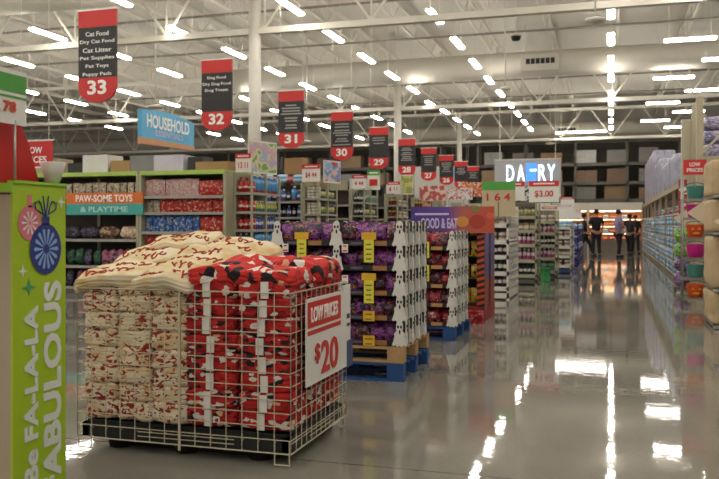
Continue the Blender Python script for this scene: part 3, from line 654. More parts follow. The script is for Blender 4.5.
def candy_pallet(which, x1, y0, zb, tiers, th, W, lip, cols, bagc, bagname, zpal):
    D = .235
    proto = [tray_proto(W, D, th, lip, .125, q == 0) for q in (0, 1)]
    first = [True, True]
    bags = [pillow_bag(.17, .1, .2, s).mesh('candy_bag', m) for s, m in zip((11, 12, 13), cols)]
    for j in range(tiers):
        for c in range(2):
            for r in range(4):
                if c == 0 and r > 0 and j < tiers-1: continue
                o = proto[c] if first[c] else dup(proto[c]); first[c] = False
                X = x1-W/2-.01-(1-c)*(W+.012); Y = y0+r*(D+.004)
                o.location = (X, Y, zb+j*th)
                o['label'] = 'ghost candy tray, %s pallet, %s tier up, %s column, %s row back' % (which, ORD[j], ['left', 'right'][c], ORD[r]); o['group'] = 'ghost candy trays'
                if r == 0 or j == tiers-1:
                    n = 4
                    for k in range(n*(2 if r == 0 else 1)):
                        kk = k % n; back = k//n
                        bx = X-W/2+.09+kk*(W-.18)/(n-1)+R.uniform(-.012, .012)
                        b = O('candy_bag', bags[(k+j+c) % 3], None, (bx, Y+.07+back*.1, zb+j*th+.008+back*.02), R.uniform(-.3, .3))
                        b.rotation_euler.x = R.uniform(-.22, .0); b.rotation_euler.y = R.uniform(-.12, .12); b.scale = (1, 1, min(1, (th-.03)/.2))
                        tag(b, '%s candy bag %s in its tray, %s tier, %s column, row %s, %s pallet' % (bagc, ORD[k], ORD[j], ['left', 'right'][c], ORD[r], which), 'candy', 'candy bags in the %s tier, %s column of the %s ghost pallet' % (ORD[j], ['left', 'right'][c], which))
A = 'nearer'; Bn = 'farther'
pallet('shipping_pallet', 'blue painted shipping pallet under the nearer stack of ghost trays', 'pallet', -2.8, 6.5, 0, 1.17, 1.0, BLUEP, .15)
pallet('shipping_pallet', 'bare pine pallet lying on the nearer blue pallet', 'pallet', -2.8, 6.51, .152, 1.17, .98, WOOD, .13)
candy_pallet(A, -1.64, 6.54, .285, 5, .207, .565, mat('tan_label', '9a6a3c', .6), (P['candyp'], P['candyp'], P['candyo']), 'purple', 'x', 0)
pallet('shipping_pallet', 'blue painted shipping pallet under the farther ghost candy trays', 'pallet', -2.85, 8.95, 0, 1.2, 1.0, BLUEP, .15)
candy_pallet(Bn, -1.66, 8.97, .155, 5, .212, .575, mat('tan_label2', 'b08550', .6), (P['candyr'], P['candyr'], P['candyo']), 'red', 'x', 0)
# hanging price tags on the trays
def shelf_tag(label, x, y, z, w, h, m, top=None):
    t = thing('price_tag', label, 'price tag', (x, y, z)); MB().box(-w/2, w/2, -.004, 0, 0, h).build('tag_card', m, t)
    g = MB()
    for k in range(max(2, int(h/.045))): 
        q = R.uniform(.2, .36)*w; g.box(-q, q, -.0055, -.004, h*.12+k*.04, h*.12+k*.04+.012)
    g.build('fine_print', mat('tag_print', '6f6a2c', .5) if m is not PAPER else RED, t)
    if top: MB().box(-w/2-.02, w/2+.02, -.006, -.004, h, h+.06).build('tag_top', top, t)
for (x, z, nm) in ((-1.93, .98, 'upper right'), (-1.93, .64, 'middle right'), (-2.53, .98, 'upper left')):
    shelf_tag('tall yellow price tag hanging at the %s of the nearer ghost pallet' % nm, x, 6.52, z, .085, .19, YEL, YEL2)
for (x, z, nm) in ((-1.93, .49, 'lower right'), (-1.93, .285, 'bottom right')):
    shelf_tag('square amber price tag at the %s of the nearer ghost pallet' % nm, x, 6.52, z, .1, .085, YEL2)
for (x, z, nm) in ((-2.14, 1.06, 'upper middle'), (-2.14, .80, 'lower middle'), (-2.68, 1.06, 'upper left')):
    shelf_tag('small white price tag at the %s of the nearer ghost pallet' % nm, x, 6.52, z, .055, .07, PAPER)
for (z, nm) in ((.92, 'upper'), (.66, 'lower')):
    shelf_tag('tall yellow price tag, %s one on the farther ghost pallet' % nm, -1.985, 8.95, z, .08, .18, YEL)

# ------------------------------------------------------------------ GOOD & EAT display
t = thing('halloween_display', 'halloween display with purple to orange GOOD & EAT header and red base', 'display stand', (-2.06, 10.8, 0))
def grad(name, stops):
    return band(name, stops, .5, .01, 0, False)
MB().box(-.58, .46, 0, 1.0, 0, .2).build('red_base', mat('display_red', '8c1f1c', .5), t)
MB().box(-.58, .46, .45, .55, .2, 1.4).build('core_panel', mat('dark_peg', '1b1a1a', .7), t)
MB().box(-.58, .42, .12, .45, .2, .24).build('shelf', BLACK, t)
for z in (.55, .85, 1.13): MB().box(-.55, .42, .1, .45, z, z+.015).build('shelf', BLACK, t)
MB().box(.43, .46, .03, .97, .2, 1.4).build('side_panel', band('side_print', [(0, '8c3a2c'), (.3, '5a4a70'), (.6, '6a5a90'), (.85, '3c3460')], .5, .08), t)
g = MB(); g.box(.36, .46, -.004, .02, .2, 1.32, 0)
for k in range(14): g.prism([(.36, .22+k*.08), (.46, .25+k*.08), (.46, .29+k*.08), (.36, .26+k*.08)], -.008, -.004, mi=1)
g.build('chevron_strip', [mat('strip_black', '241a18', .6), mat('strip_orange', 'c04a22', .6)], t)
hd = MB().box(-.52, .6, -.1, -.07, 1.18, 1.53).build('header_board', grad('header_gradient', [(0, '3f2a78'), (.45, '5b3a8c'), (.62, 'a85848'), (1, 'b8492c')]), t)
fit_text('lettering', 'GOOD & EAT', .5, .14, mat('lilac_letter', 'cdbfe0', .5), t, (-.13, -.105, 1.31), bold=.02)
MB().box(-.46, .0, -.104, -.1, 1.42, 1.445).build('small_print', mat('lilac_letter', 'cdbfe0', .5), t)
for (x, z, r, m) in ((.18, 1.33, .085, mat('pumpkin_yellow', 'c9863a', .5)), (.38, 1.33, .11, mat('pumpkin_red', 'a83424', .5)), (.55, 1.41, .05, mat('pumpkin_pink', 'd0583c', .5)), (.04, 1.28, .045, mat('lilac_swirl', '9a7fc0', .5)), (.36, 1.5, .05, mat('leaf_green', '7a7f3c', .5))):
    MB().prism([(x+r*cos(2*pi*k/16), z+r*.85*sin(2*pi*k/16)) for k in range(16)], -.105, -.1).build('pumpkin_print', m, t)
YB1 = kit('yellow_bag', pillow_bag(.15, .07, .2, 8), blot('print_yellow_candy', [(0, '2a2018'), (.4, 'b89424'), (.55, 'd0a838'), (.66, '8c4a1c')], (14, 14, 14), .3))
for z, nm in ((.24, 'bottom'), (.565, 'second'), (.865, 'third'), (1.145, 'top')):
    row('candy_bag', PK['yellow_bag'], 6, -2.6, -1.67, 11.0, z, 'x', 'yellow candy bag on the %s shelf of the halloween display' % nm, 'candy', 'yellow candy bags on the %s halloween shelf' % nm)
row('candy_box', [kit('red_candy_box', MB().box(-.1, .1, -.06, .06, 0, .16), blot('print_red_box', [(0, '7a1216'), (.45, 'b3262a'), (.56, 'd8c8c0'), (.6, 'a02024')], (14, 14, 14)))], 5, -2.6, -1.6, 10.62, .0, 'x', 'red candy box on the floor before the halloween display', 'candy', 'red candy boxes before the halloween display')

# ------------------------------------------------------------------ racks left of the main aisle, farther on
def rack(label, x0, x1, y0, y1, hgt, zs, m, side=True, basem=None, name='display_rack', fill=None):
    short = ' '.join(label.split()[:3]) if 'foot' not in label or 'blue' in label else 'farther beige rack'
    t = thing(name, label, 'shelving', (x0, y0, 0)); w = x1-x0; d = y1-y0
    for a in (0, w-.04):
        for b in (0, d-.04): MB().box(a, a+.04, b, b+.04, 0, hgt).build('upright', m, t)
    MB().box(.0, w, 0, d, .03, .12).build('base', basem or m, t)
    for z in zs:
        g = MB().box(0, w, .01, d, z-.025, z); g.box(0, w, 0, .015, z-.045, z+.03); g.box(w-.012, w, 0, d, z-.045, z+.03); g.build('shelf', m, t)
    if side:
        g = MB()
        for k in range(int(d/.12)+1): g.box(w-.006, w+.004, k*.12, k*.12+.012, .1, hgt)
        for k in range(int(hgt/.12)): g.box(w-.006, w+.004, 0, d, .1+k*.12, .112+k*.12)
        g.build('wire_side', m, t)
    MB().box(.03, w-.03, d/2-.01, d/2+.01, .1, hgt).build('back_panel', mat('rack_back', '6b655c', .6), t)
    for j, z in enumerate(zs):
        if fill:
            m_, l, c = fill[j % len(fill)]
            wd_ = PK[m_ if not isinstance(m_, list) else m_[0]].vertices; sp = (max(v.co.x for v in wd_)-min(v.co.x for v in wd_))*1.12
            me = PK[m_] if not isinstance(m_, list) else [PK[q] for q in m_]
            n = max(2, int((w-.08)/sp))
            row(l.replace(' ', '_'), me, n, x0+.04, x1-.04, y0+.13, z, 'x', '%s, %s shelf of %s' % (c, ORD[j], short), l, '%s, %s shelf of the %s' % (c, ORD[j], short), 0, .004)
            n = max(2, int((d-.3)/sp))
            row(l.replace(' ', '_'), me, n, y0+.28, y1-.04, x1-.12, z, 'y', 'aisle-facing %s, %s shelf of %s' % (c, ORD[j], short), l, '%s facing the aisle, %s shelf of the %s' % (c, ORD[j], short), pi/2, .004)
    return t
RW = mat('rack_white', 'cbc7be', .45)
rack('white wire rack beside the halloween display', -2.75, -1.66, 14.0, 15.5, 1.62, [.2, .46, .74, 1.0, 1.28], RW, True, RW, fill=[('dark_bottle', 'jar', 'dark jar'), ('dark_bottle', 'jar', 'black-white jar'), ('dark_bottle', 'jar', 'small dark jar'), ('white_tub', 'tub', 'pale brown tub'), ('white_tub', 'tub', 'cream tub')])
rack('beige rack of bottles behind the white wire rack', -2.7, -1.5, 17.6, 18.5, 1.75, [.2, .52, .85, 1.15, 1.45], GRN2, False, SHELFD, fill=[('dark_bottle', 'bottle', 'dark bottle'), ('lotion_bottle', 'bottle', 'pale bottle'), ('lotion_bottle', 'bottle', 'white bottle'), ('small_box', 'carton', 'brown carton'), ('lime_bottle', 'bottle', 'lime bottle')])
rack('beige rack with pink and green goods at its foot', -2.3, -1.2, 19.3, 20.2, 1.62, [.2, .5, .8, 1.08, 1.35], GRN2, False, SHELFD, fill=[('green_carton', 'carton', 'bright green carton'), ('lotion_bottle', 'bottle', 'magenta bottle'), ('dark_bottle', 'bottle', 'dark banded bottle'), ('lotion_bottle', 'bottle', 'pink bottle'), ('white_tub', 'tub', 'pale tub')])
rack('low white rack with a blue foot', -2.1, -.98, 21.9, 23.4, 1.32, [.2, .45, .7, .95, 1.2], RW, False, mat('navy_foot', '2c3f78', .5), fill=[('white_tub', 'tub', 'white tub'), ('small_box', 'carton', 'cream carton'), ('white_tub', 'tub', 'cream tub'), ('white_tub', 'tub', 'ivory tub'), ('pale_pack', 'pack', 'pale pack')])
rack('purple rack of bottles nearest the four shoppers', -2.1, -.95, 25.8, 30.5, 1.35, [.2, .5, .8, 1.1], mat('rack_purple', '3d2c78', .5), False, fill=[('violet_bottle', 'bottle', 'violet bottle'), ('pale_pack', 'pack', 'pale blue pack')])
tag(O('cleaning_bucket', kit('cleaning_bucket', can(.4, .3), mat('bucket_green', '2f8f45', .4)), None, (-1.52, 19.08, 0)), 'bright green tub on the floor at the foot of the beige rack', 'tub')
# panel and signs above them
t = thing('price_sign', 'beige panel with green header and red digits above the white wire rack', 'sign', (-1.83, 13.95, 1.38))
MB().box(-.28, .28, 0, .03, .05, .5).build('card', mat('beige_card', 'b8a888', .5), t); MB().box(-.28, .28, -.01, .03, .5, .64).build('header_band', GREEN, t); fit_text('price_digits', '1 6 4', .4, .13, RED, t, (0, -.004, .38), bold=.02)
MB().box(-.008, .008, -.004, 0, .05, .3).build('slot', SHELFD, t); MB().tube((-.2, .015, -.1), (-.2, .015, .06), .01, 6).build('post', CHROME, t); MB().tube((.2, .015, -.1), (.2, .015, .06), .01, 6).build('post', CHROME, t)
price_sign('large white price sign with red header reading 3 above the beige bottle racks', -1.35, 17.55, 1.76, .62, .45, '$3.00', post=1.76)
price_sign('small white price sign with red header left of the large 3 sign', -2.0, 17.55, 1.8, .5, .4, '', post=.3)
for k, (x, y, z, c) in enumerate([(-1.55, 22.0, 1.5, 'c05a60'), (-1.3, 23.0, 1.45, 'd8d2c8'), (-1.6, 26, 1.7, '6faa60'), (-1.3, 27, 1.55, 'd6cfc6'), (-1.15, 28.4, 1.5, 'cf8f90'), (-1.5, 30, 1.75, 'd8d4cc'), (-1.3, 24.4, 1.6, 'c8a9b4'), (-1.25, 25.2, 1.85, 'b04a48')]):
    price_sign('small %s shelf-top flag, %s of the cluster over the white and purple racks' % (['red', 'white', 'green', 'white', 'pink', 'white', 'mauve', 'dark red'][k], ORD[k]), x, y, z, .4, .26, '', head=mat('flag_%d' % k, c, .5), post=z)

# ------------------------------------------------------------------ right side of the aisle
def wall_shelf():
    x0, x1, y0, y1 = 1.42, 1.9, 17.9, 41
    t = thing('aisle_shelving', 'long shelf wall of blue packs along the right of the aisle', 'shelving', (x0, y0, 0)); d = y1-y0
    MB().box(0, .48, 0, d, 0, .12).build('base', SHELFD, t); MB().box(.44, .48, 0, d, .1, 2.2).build('back_panel', SHELFD, t)
    for z in (.14, .42, .7, .98, 1.26, 1.54): 
        g = MB().box(0, .46, 0, d, z-.03, z, 0); g.box(-.01, .01, 0, d, z-.03, z+.0, 1); g.build('shelf', [SHELFD, RW], t)
    g = MB().box(-.02, .5, 0, d, 2.08, 2.2); g.build('top_beam', mat('tan_beam', 'a09478', .5), t)
    for k in range(9): MB().box(-.015, .05, k*d/8-.04 if k else 0, k*d/8+.04, 0, 2.1).build('upright', TAN, t)
    MB().box(0, .46, -.03, 0, 0, 2.2).build('end_panel', TAN, t)
    for j, z in enumerate((.14, .42, .7, .98, 1.26)):
        row('wrapped_pack', [PK['wide_pale_pack'], PK['wide_teal_pack']] if j % 2 else [PK['teal_pack'], PK['wide_pale_pack'], PK['wide_teal_pack']], 24, 18.0, 27, 1.575, z, 'y', 'blue pack, %s shelf up, near stretch of right-hand shelves' % ORD[j], 'pack', 'blue packs on the %s shelf, near stretch' % ORD[j], -pi/2)
        row('wrapped_pack', [PK['wide_pale_pack'], PK['wide_teal_pack']], 33, 27, 40, 1.575, z, 'y', 'blue pack, %s shelf up, far stretch of right-hand shelves' % ORD[j], 'pack', 'blue packs on the %s shelf, far stretch' % ORD[j], -pi/2)
    row('wrapped_pack', [PK['rose_pack'], PK['pale_pack'], PK['meat_pack']], 14, 18, 30, 1.58, 1.55, 'y', 'mixed pack on the top shelf along the right aisle side', 'pack', 'mixed packs on the upper shelf', -pi/2)
wall_shelf()
WRAP = blot('clear_wrap', [(0, '84839a'), (.42, 'a3a1b0'), (.52, '8f8da4'), (.62, 'b2b0b6')], (9, 9, 3), .35)
for k in range(9):
    y = 21.6+k*2.05; hh = .8 if k < 3 else 1.15 if k < 5 else 1.75
    tag(slab(.75, 1.75, hh, (6, 10, 8), 24, .014, k).build('wrapped_bale', WRAP, None, (1.83, y, 2.2)), 'tall pale plastic-wrapped bale on the right shelf wall, %s from the near end' % ORD[k], 'bale', 'wrapped bales on the right shelf wall')
# steel rack behind the kraft stacks
t = thing('pallet_rack', 'tall beige steel rack frame with diagonal brace at the right edge', 'rack', (1.6, 13.2, 0))
for (x, y) in ((0, 3.4), (.0, 4.3), (1.3, 3.4), (1.3, 4.3), (.9, 0)): MB().box(x-.06, x+.06, y-.06, y+.06, 0, 3.7).build('upright', mat('rack_beige', 'b0a68c', .5), t)
MB().box(-.05, 1.4, 3.35, 3.45, 2.45, 2.57).build('beam', mat('rack_beige', 'b0a68c', .5), t); MB().box(0, 1.4, 3.4, 4.3, 2.54, 2.58).build('deck', SHELFM, t)
MB().box(-.05, 1.4, 4.2, 4.3, 2.4, 2.52).build('beam', mat('rack_beige', 'b0a68c', .5), t)
MB().bar((0, 3.3, 2.6), (.95, 3.3, 3.6), .04).build('brace', mat('rack_beige', 'b0a68c', .5), t)
PURW = blot('print_lilac_pack', [(0, '8d82a8'), (.4, 'bab2c4'), (.5, '77709c'), (.58, 'c9c4ce'), (.7, '9b93b4')], (4, 4, 12), .4)
for k, z in enumerate((2.58, 2.84, 3.1)): tag(slab(.9, .6, .25, (5, 4, 3), 8, .008, k).build('tissue_pack', PURW, None, (2.12, 17.05, z)), 'lilac and white wrapped pack high on the beige rack, %s of the pile from below' % ORD[k], 'pack', 'lilac packs on the rack')
# bucket tower
t = thing('bucket_rack', 'slim wire rack of treat buckets at the right of the aisle', 'shelving', (1.1, 13.95, 0))
for (a, b) in ((0, 0), (.42, 0), (0, .36), (.42, .36)): MB().tube((a, b, 0), (a, b, 2.02), .012, 8).build('post', CHROME, t)
BZ = [.12, .44, .76, 1.08, 1.40, 1.70]
for z in BZ:
    g = MB()
    for k in range(10): g.box(0, .42, k*.04-.002, k*.04+.002, z-.006, z)
    g.box(-.012, .432, -.012, .012, z-.035, z+.005); g.box(-.012, .012, 0, .36, z-.035, z+.005); g.box(.41, .432, 0, .36, z-.035, z+.005); g.build('wire_shelf', CHROME, t)
bc = [('orange', 'd9561c'), ('teal', '4f8f86'), ('magenta', 'd0218c'), ('orange', 'd4531e'), ('magenta', 'c91f86'), ('teal', '4b8a80')]
for k, z in enumerate(BZ):
    c, hx = bc[k]
    b = thing('treat_bucket', '%s plastic treat bucket, %s from the bottom of the wire rack' % (c, ORD[k]), 'bucket', (1.3, 14.14, z))
    MB().lathe([(.10, 0), (.115, .02), (.145, .2), (.15, .215), (.138, .215), (.105, .03)], 24).build('bucket_body', mat('bucket_'+c+str(k), hx, .35), b)
    pts = [(.145*cos(a), 0, .21+.055*sin(a)) for a in [pi*q/10 for q in range(11)]]
    g = MB()
    for p, q in zip(pts, pts[1:]): g.tube(p, q, .006, 6)
    g.build('handle', SBLK, b)
    if k in (0, 3):
        g = MB()
        for s in (-1, 1): g.prism([(s*.05-.025, .13), (s*.05+.025, .13), (s*.05, .165)], -.148, -.1)
        g.prism([(-.06, .08), (-.03, .06), (.03, .06), (.06, .08), (.02, .085), (-.02, .085)], -.14, -.1); g.build('carved_face', mat('face_yellow', 'e0b050', .5), b)
t = thing('red_sign', 'small red sign reading LOW PRICES above the bucket rack', 'sign', (1.27, 13.9, 2.08))
MB().box(-.17, .17, 0, .012, 0, .24).build('card', RED, t); fit_text('lettering', 'LOW', .16, .06, LET, t, (0, -.004, .165), bold=.02); fit_text('lettering', 'PRICES', .24, .06, LET, t, (0, -.004, .075), bold=.02)
MB().tube((0, .02, -.2), (0, .02, .02), .008, 6).build('post', CHROME, t)
# kraft sacks / cartons at right edge
tag(MB().box(1.36, 1.56, 17.55, 17.75, 0, 3.4).box(1.3, 1.62, 17.5, 17.8, 0, .02).build('steel_column', mat('rack_beige', 'b0a68c', .5), None, bevel=.01), 'tall square beige column at the near end of the blue packs', 'column')
rk = thing('kraft_rack', 'grey wire rack holding big kraft cartons at the right edge', 'shelving', (1.16, 10.9, 0))
for (a, b) in ((.0, -.04), (1.3, -.04), (0, 1.12), (1.3, 1.12)): MB().tube((a, b, 0), (a, b, 2.15), .014, 8).build('post', CHROME, rk) if a else None
KZ = [.05, .5, 1.2, 1.66]; KH = [.41, .66, .42, .46]
for z in KZ:
    g = MB(); g.box(.06, 1.3, -.05, 1.13, z-.03, z-.005); g.box(.04, 1.32, -.06, -.045, z-.035, z+.0); g.build('wire_shelf', CHROME, rk)
for k, (z, hh) in enumerate(zip(KZ, KH)):
    for q in range(2):
        tag(slab(.52, 1.0, hh-.02, (10, 12, 10), 26, .022, k+q*5).build('kraft_carton', KRAFT, None, (1.46+q*.56, 11.45, z)), 'creased tan kraft carton in the %s tier of the right edge rack, %s stack' % (ORD[k], ['aisle-side', 'outer'][q]), 'carton', 'kraft cartons at the right edge')
KR2 = mat('pale_kraft', 'cabba0', .8, bump=.2)
for (x, y, z, r, l, nm) in [(1.27, 12.5, 1.46, .25, .24, 'middle'), (1.28, 15.0, 1.40, .26, .26, 'farthest'), (1.32, 10.6, 1.33, .16, .14, 'nearest')]:
    g = MB(); g.add([(-l, 0, 0), (.12, -.12, -r), (.12, .12, -r), (.12, .12, r), (.12, -.12, r)], [(0, 2, 1), (0, 3, 2), (0, 4, 3), (0, 1, 4), (1, 2, 3, 4)])
    t = thing('paper_pyramid', 'pale folded kraft pyramid pointing into the aisle, %s of three' % nm, 'packaging', (x, y, z)); g.build('paper_shell', KR2, t)
    MB().tube((.1, 0, 0), (.4, 0, 0), .01, 6).build('bracket', CHROME, t)
tag(slab(.2, .16, .14, (5, 5, 4), 2.3, .01).build('paper_bundle', mat('orange_bundle', 'c8743a', .7), None, (1.42, 11.2, 2.1)), 'small orange bundle on top of the kraft cartons', 'packaging')
CHK = blot('print_check', [(0, 'a83a34'), (.42, '262222'), (.52, 'd0ccc4'), (.62, '8f2c28')], (10, 10, 18), .5, 'vor')
for k in range(5): tag(MB().box(-.07, .07, -.06, .06, 0, .13).build('checked_box', CHK, None, (1.27, 16.2, 1.45+k*.135)), 'small checked box, %s from below in the stack left of the red sign' % ORD[k], 'box', 'checked boxes left of the red sign')
MBs = thing('box_stand', 'slim white stand under the checked boxes', 'shelving', (1.27, 16.2, 0)); MB().box(-.09, .09, -.08, .08, 1.43, 1.45).build('shelf', RW, MBs); MB().tube((0, 0, 0), (0, 0, 1.43), .015, 8).build('post', CHROME, MBs); MB().lathe([(.12, 0), (.12, .02), (.02, .03)], 16).build('foot', CHROME, MBs)
TIN = [blot('tinsel_green', [(0, '3d6a2a'), (.45, '7fb04a'), (.55, 'a9c870'), (.65, '4f8038')], (30, 30, 30), .4), blot('tinsel_purple', [(0, '30203f'), (.45, '6b4a80'), (.55, '9a7aa8'), (.65, '453060')], (30, 30, 30), .4)]
for k, z in enumerate((.1, .38, .66, .95)):
    o = slab(.28, .3, .28, (7, 7, 7), 2.6, .03, k).build('tinsel_wreath_bag', TIN[0 if k > 1 else 1], None, (1.3, 16.8, z)); tag(o, '%s tinsel bag, %s from the bottom of the pile beside the blue packs' % (['purple', 'violet', 'green', 'bright green'][k], ORD[k]), 'decoration')
MB_ = thing('low_stand', 'low grey stand under the tinsel bags', 'shelving', (1.3, 16.8, 0)); MB().box(-.15, .15, -.16, .16, .04, .1).build('deck', SHELFD, MB_)
for s in (-1, 1): MB().box(s*.12-.02, s*.12+.02, -.14, .14, 0, .04).build('foot', SHELFD, MB_)

# ------------------------------------------------------------------ back of the store: dairy cases and overstock racks
WARM = mat('case_glow', (1, .62, .34), .5, emis=9)
for k in range(7):
    x = -15.4+k*2.6
    t = thing('dairy_case', 'open lit dairy case with white fascia at the far wall, %s from the left' % ORD[k], 'refrigerated case', (x, 42, 0), 0, 'dairy cases along the far wall')
    MB().box(-1.28, 1.28, 0, 1.0, 0, .5).build('base', mat('case_grey', '6f665c', .5), t)
    MB().box(-1.28, 1.28, .92, 1.0, .5, 2.3).build('back_panel', mat('case_back', 'a87f60', .6), t)
    MB().box(-1.28, 1.28, 0, 1.0, 1.95, 2.36).build('fascia', mat('case_white', 'cfc8ba', .5), t)
    MB().box(-1.2, 1.2, .2, .3, 1.92, 1.95).build('light_strip', WARM, t)
    for z in (.85, 1.2, 1.55): 
        MB().box(-1.26, 1.26, .3, .92, z-.03, z).build('shelf', WHT, t)
        MB().box(-1.2, 1.2, .32, .37, z-.045, z-.03).build('light_strip', WARM, t)
    for s in (-1, 1): MB().box(s*1.28-.02, s*1.28+.02, 0, 1, 0, 2.3).build('side_panel', mat('case_white', 'cfc8ba', .5), t)
    if k > 3:
        for j, z in enumerate((.5, .85, 1.2, 1.55)):
            row('chilled_pack', [[PK['meat_pack'], PK['rose_pack']], [PK['rose_pack'], PK['meat_pack'], PK['pale_pack']]][j % 2], 8, x-1.2, x+1.2, 42.42, z, 'x', 'chilled orange or red pack, %s level of the %s dairy case' % (ORD[j], ORD[k]), 'food pack', 'chilled packs, %s level, %s case' % (ORD[j], ORD[k]))
t = None
for q, (xa, xb) in enumerate([(-22, -9), (-7, 3.4)]):
    t = thing('pallet_rack', 'tall dark steel storage rack over the dairy cases, %s stretch' % ['left', 'right'][q], 'rack', (xa, 44.5, 0))
    n = 5; 
    for k in range(n):
        xx = (xb-xa)*k/(n-1)
        for y in (0, 1.0): MB().box(xx-.06, xx+.06, y, y+.08, 0, 5.7).build('upright', DK, t)
    for z in (2.6, 3.5, 4.5):
        for y in (0, 1.0): MB().box(0, xb-xa, y, y+.06, z-.14, z).build('beam', DK, t)
        MB().box(0, xb-xa, 0, 1.06, z, z+.02).build('deck', DK, t)
cols = [mat('over_brown', '7a6248', .8), mat('over_tan', '8f7a5e', .8), mat('over_grey', '6f6c68', .7), mat('over_pale', '8f8d88', .6), mat('over_rust', '6b5444', .8)]
cn = ['brown', 'tan', 'grey', 'pale', 'rust']
for j, z in enumerate((2.62, 3.52, 4.52)):
    for k in range(15):
        x = -20.8+k*1.62+R.uniform(-.1, .1)
        if -9.2 < x < -6.5 or x > 2.9 or R.random() < .05: continue
        w_ = R.uniform(.9, 1.25); h_ = R.uniform(.58, .76); c = R.randrange(5)
        g = MB(); nn = 2 if h_ > .6 else 1
        for a in range(2):
            for b in range(nn): g.box(-w_/2+a*w_/2+.004, -w_/2+(a+1)*w_/2-.004, -.4, .4, b*h_/nn+.002, (b+1)*h_/nn-.004)
        tag(g.build('overstock_load', cols[c], None, (x, 45.03, z)), '%s overstock load on the %s level of the dark back rack, %s from the left' % (cn[c], ['lower', 'middle', 'top'][j], ORD[k]), 'pallet load', 'loads on the back rack')

# ------------------------------------------------------------------ people
SKIN = mat('skin', 'a87860', .6); HAIR = mat('dark_hair', '1e1816', .8)
def skinned(name, pts, edges, m, parent, root=0, sub=1):
    me = bpy.data.meshes.new(name); me.from_pydata([p[:3] for p in pts], edges, [])
    o = bpy.data.objects.new(name, me); COL.objects.link(o); o.parent = parent
    sk = o.modifiers.new('skin', 'SKIN'); sk.use_smooth_shade = True
    for i, p in enumerate(pts): me.skin_vertices[0].data[i].radius = (p[3], p[4] if len(p) > 4 else p[3]); me.skin_vertices[0].data[i].use_root = (i == root)
    s = o.modifiers.new('sub', 'SUBSURF'); s.levels = s.render_levels = sub
    bpy.context.view_layer.update()
    nm = bpy.data.meshes.new_from_object(o.evaluated_get(bpy.context.evaluated_depsgraph_get())); nm.materials.clear(); nm.materials.append(m)
    bpy.data.objects.remove(o); q = O(name, nm, parent); 
    for p_ in nm.polygons: p_.use_smooth = True
    return q
def person(label, loc, rz, h, shirt, pants, stride, lh, rh):
    """faces -Y; lh/rh = hand positions; stride = fore-aft foot spread"""
    t = thing('person', label, 'person', loc, rz); s = h/1.75
    S = lambda *p: tuple(v*s for v in p)
    fL = (.11, -stride/2, .08); fR = (-.11, stride/2, .08)
    kL = (.10, -stride*.3-.03, .5); kR = (-.10, stride*.2-.03, .5)
    sh = [(.19, .01, 1.43), (-.19, .01, 1.43)]
    el = [((sh[0][0]+lh[0])/2+.05, (lh[1])/2+.05, (1.43+lh[2])/2-.02), ((sh[1][0]+rh[0])/2-.05, rh[1]/2+.05, (1.43+rh[2])/2-.02)]
    pts = [(0, 0, .95, .12, .09), (0, 0, 1.15, .12, .085), (0, 0, 1.36, .14, .09), (0, 0, 1.47, .055), (0, -.01, 1.56, .05), (0, -.02, 1.63, .088, .095), (0, -.015, 1.70, .072, .08),
           (*sh[0], .055), (*el[0], .042), (*lh, .03), (*sh[1], .055), (*el[1], .042), (*rh, .03),
           (.09, 0, .88, .09), (*kL, .058), (*fL, .042), (-.09, 0, .88, .09), (*kR, .058), (*fR, .042)]
    ed = [(0, 1), (1, 2), (2, 3), (3, 4), (4, 5), (5, 6), (2, 7), (7, 8), (8, 9), (2, 10), (10, 11), (11, 12), (0, 13), (13, 14), (14, 15), (0, 16), (16, 17), (17, 18)]
    # hands with fingers and feet toes
    def hand(c, sg):
        b = len(pts); pts.append((c[0], c[1]-.01, c[2]-.07, .032, .018)); ed.append((9 if sg > 0 else 12, b))
        for f in range(4): pts.append((c[0]+(f-1.5)*.018, c[1]-.03, c[2]-.14+abs(f-1.5)*.012, .008)); ed.append((b, len(pts)-1))
        pts.append((c[0]-sg*.04, c[1]-.03, c[2]-.09, .009)); ed.append((b, len(pts)-1))
    hand(lh, 1); hand(rh, -1)
    skinned('body', [S(*p) for p in pts], ed, SKIN, t)
    shp = [(0, 0, .93, .18, .14), (0, 0, 1.12, .175, .14), (0, 0, 1.34, .2, .145), (0, 0, 1.46, .095), (*sh[0], .085), (*[a+(b-a)*.9 for a, b in zip(sh[0], el[0])], .065), (*sh[1], .085), (*[a+(b-a)*.9 for a, b in zip(sh[1], el[1])], .065)]
    skinned('shirt', [S(*p) for p in shp], [(0, 1), (1, 2), (2, 3), (2, 4), (4, 5), (2, 6), (6, 7)], shirt, t)
    tr = [(0, 0, .97, .165, .135), (.09, 0, .86, .12), (*kL, .076), (fL[0], fL[1], .1, .06), (-.09, 0, .86, .12), (*kR, .076), (fR[0], fR[1], .1, .06)]
    skinned('trousers', [S(*p) for p in tr], [(0, 1), (1, 2), (2, 3), (0, 4), (4, 5), (5, 6)], pants, t)
    for f in (fL, fR):
        o = slab(.1*s, .27*s, .1*s, (4, 6, 3), 3, .003).build('shoe', SBLK, t, (f[0]*s, f[1]*s-.05, 0))
    hr = slab(.19*s, .21*s, .2*s, (6, 6, 6), 2.2, .006, 3).build('hair', HAIR, t, (0, .012*s, 1.60*s))
    g = MB(); 
    for q in (-1, 1): g.tube((q*.032*s, -.112*s, 1.66*s), (q*.032*s, -.122*s, 1.66*s), .012*s, 8)
    g.build('eye', SBLK, t); MB().tube((0, -.11*s, 1.65*s), (0, -.135*s, 1.61*s), .009*s, 6, r2=.015*s).build('nose', SKIN, t); MB().box(-.025*s, .025*s, -.116*s, -.105*s, 1.575*s, 1.585*s).build('mouth', mat('lips', '8a4a44', .6), t)
    return t
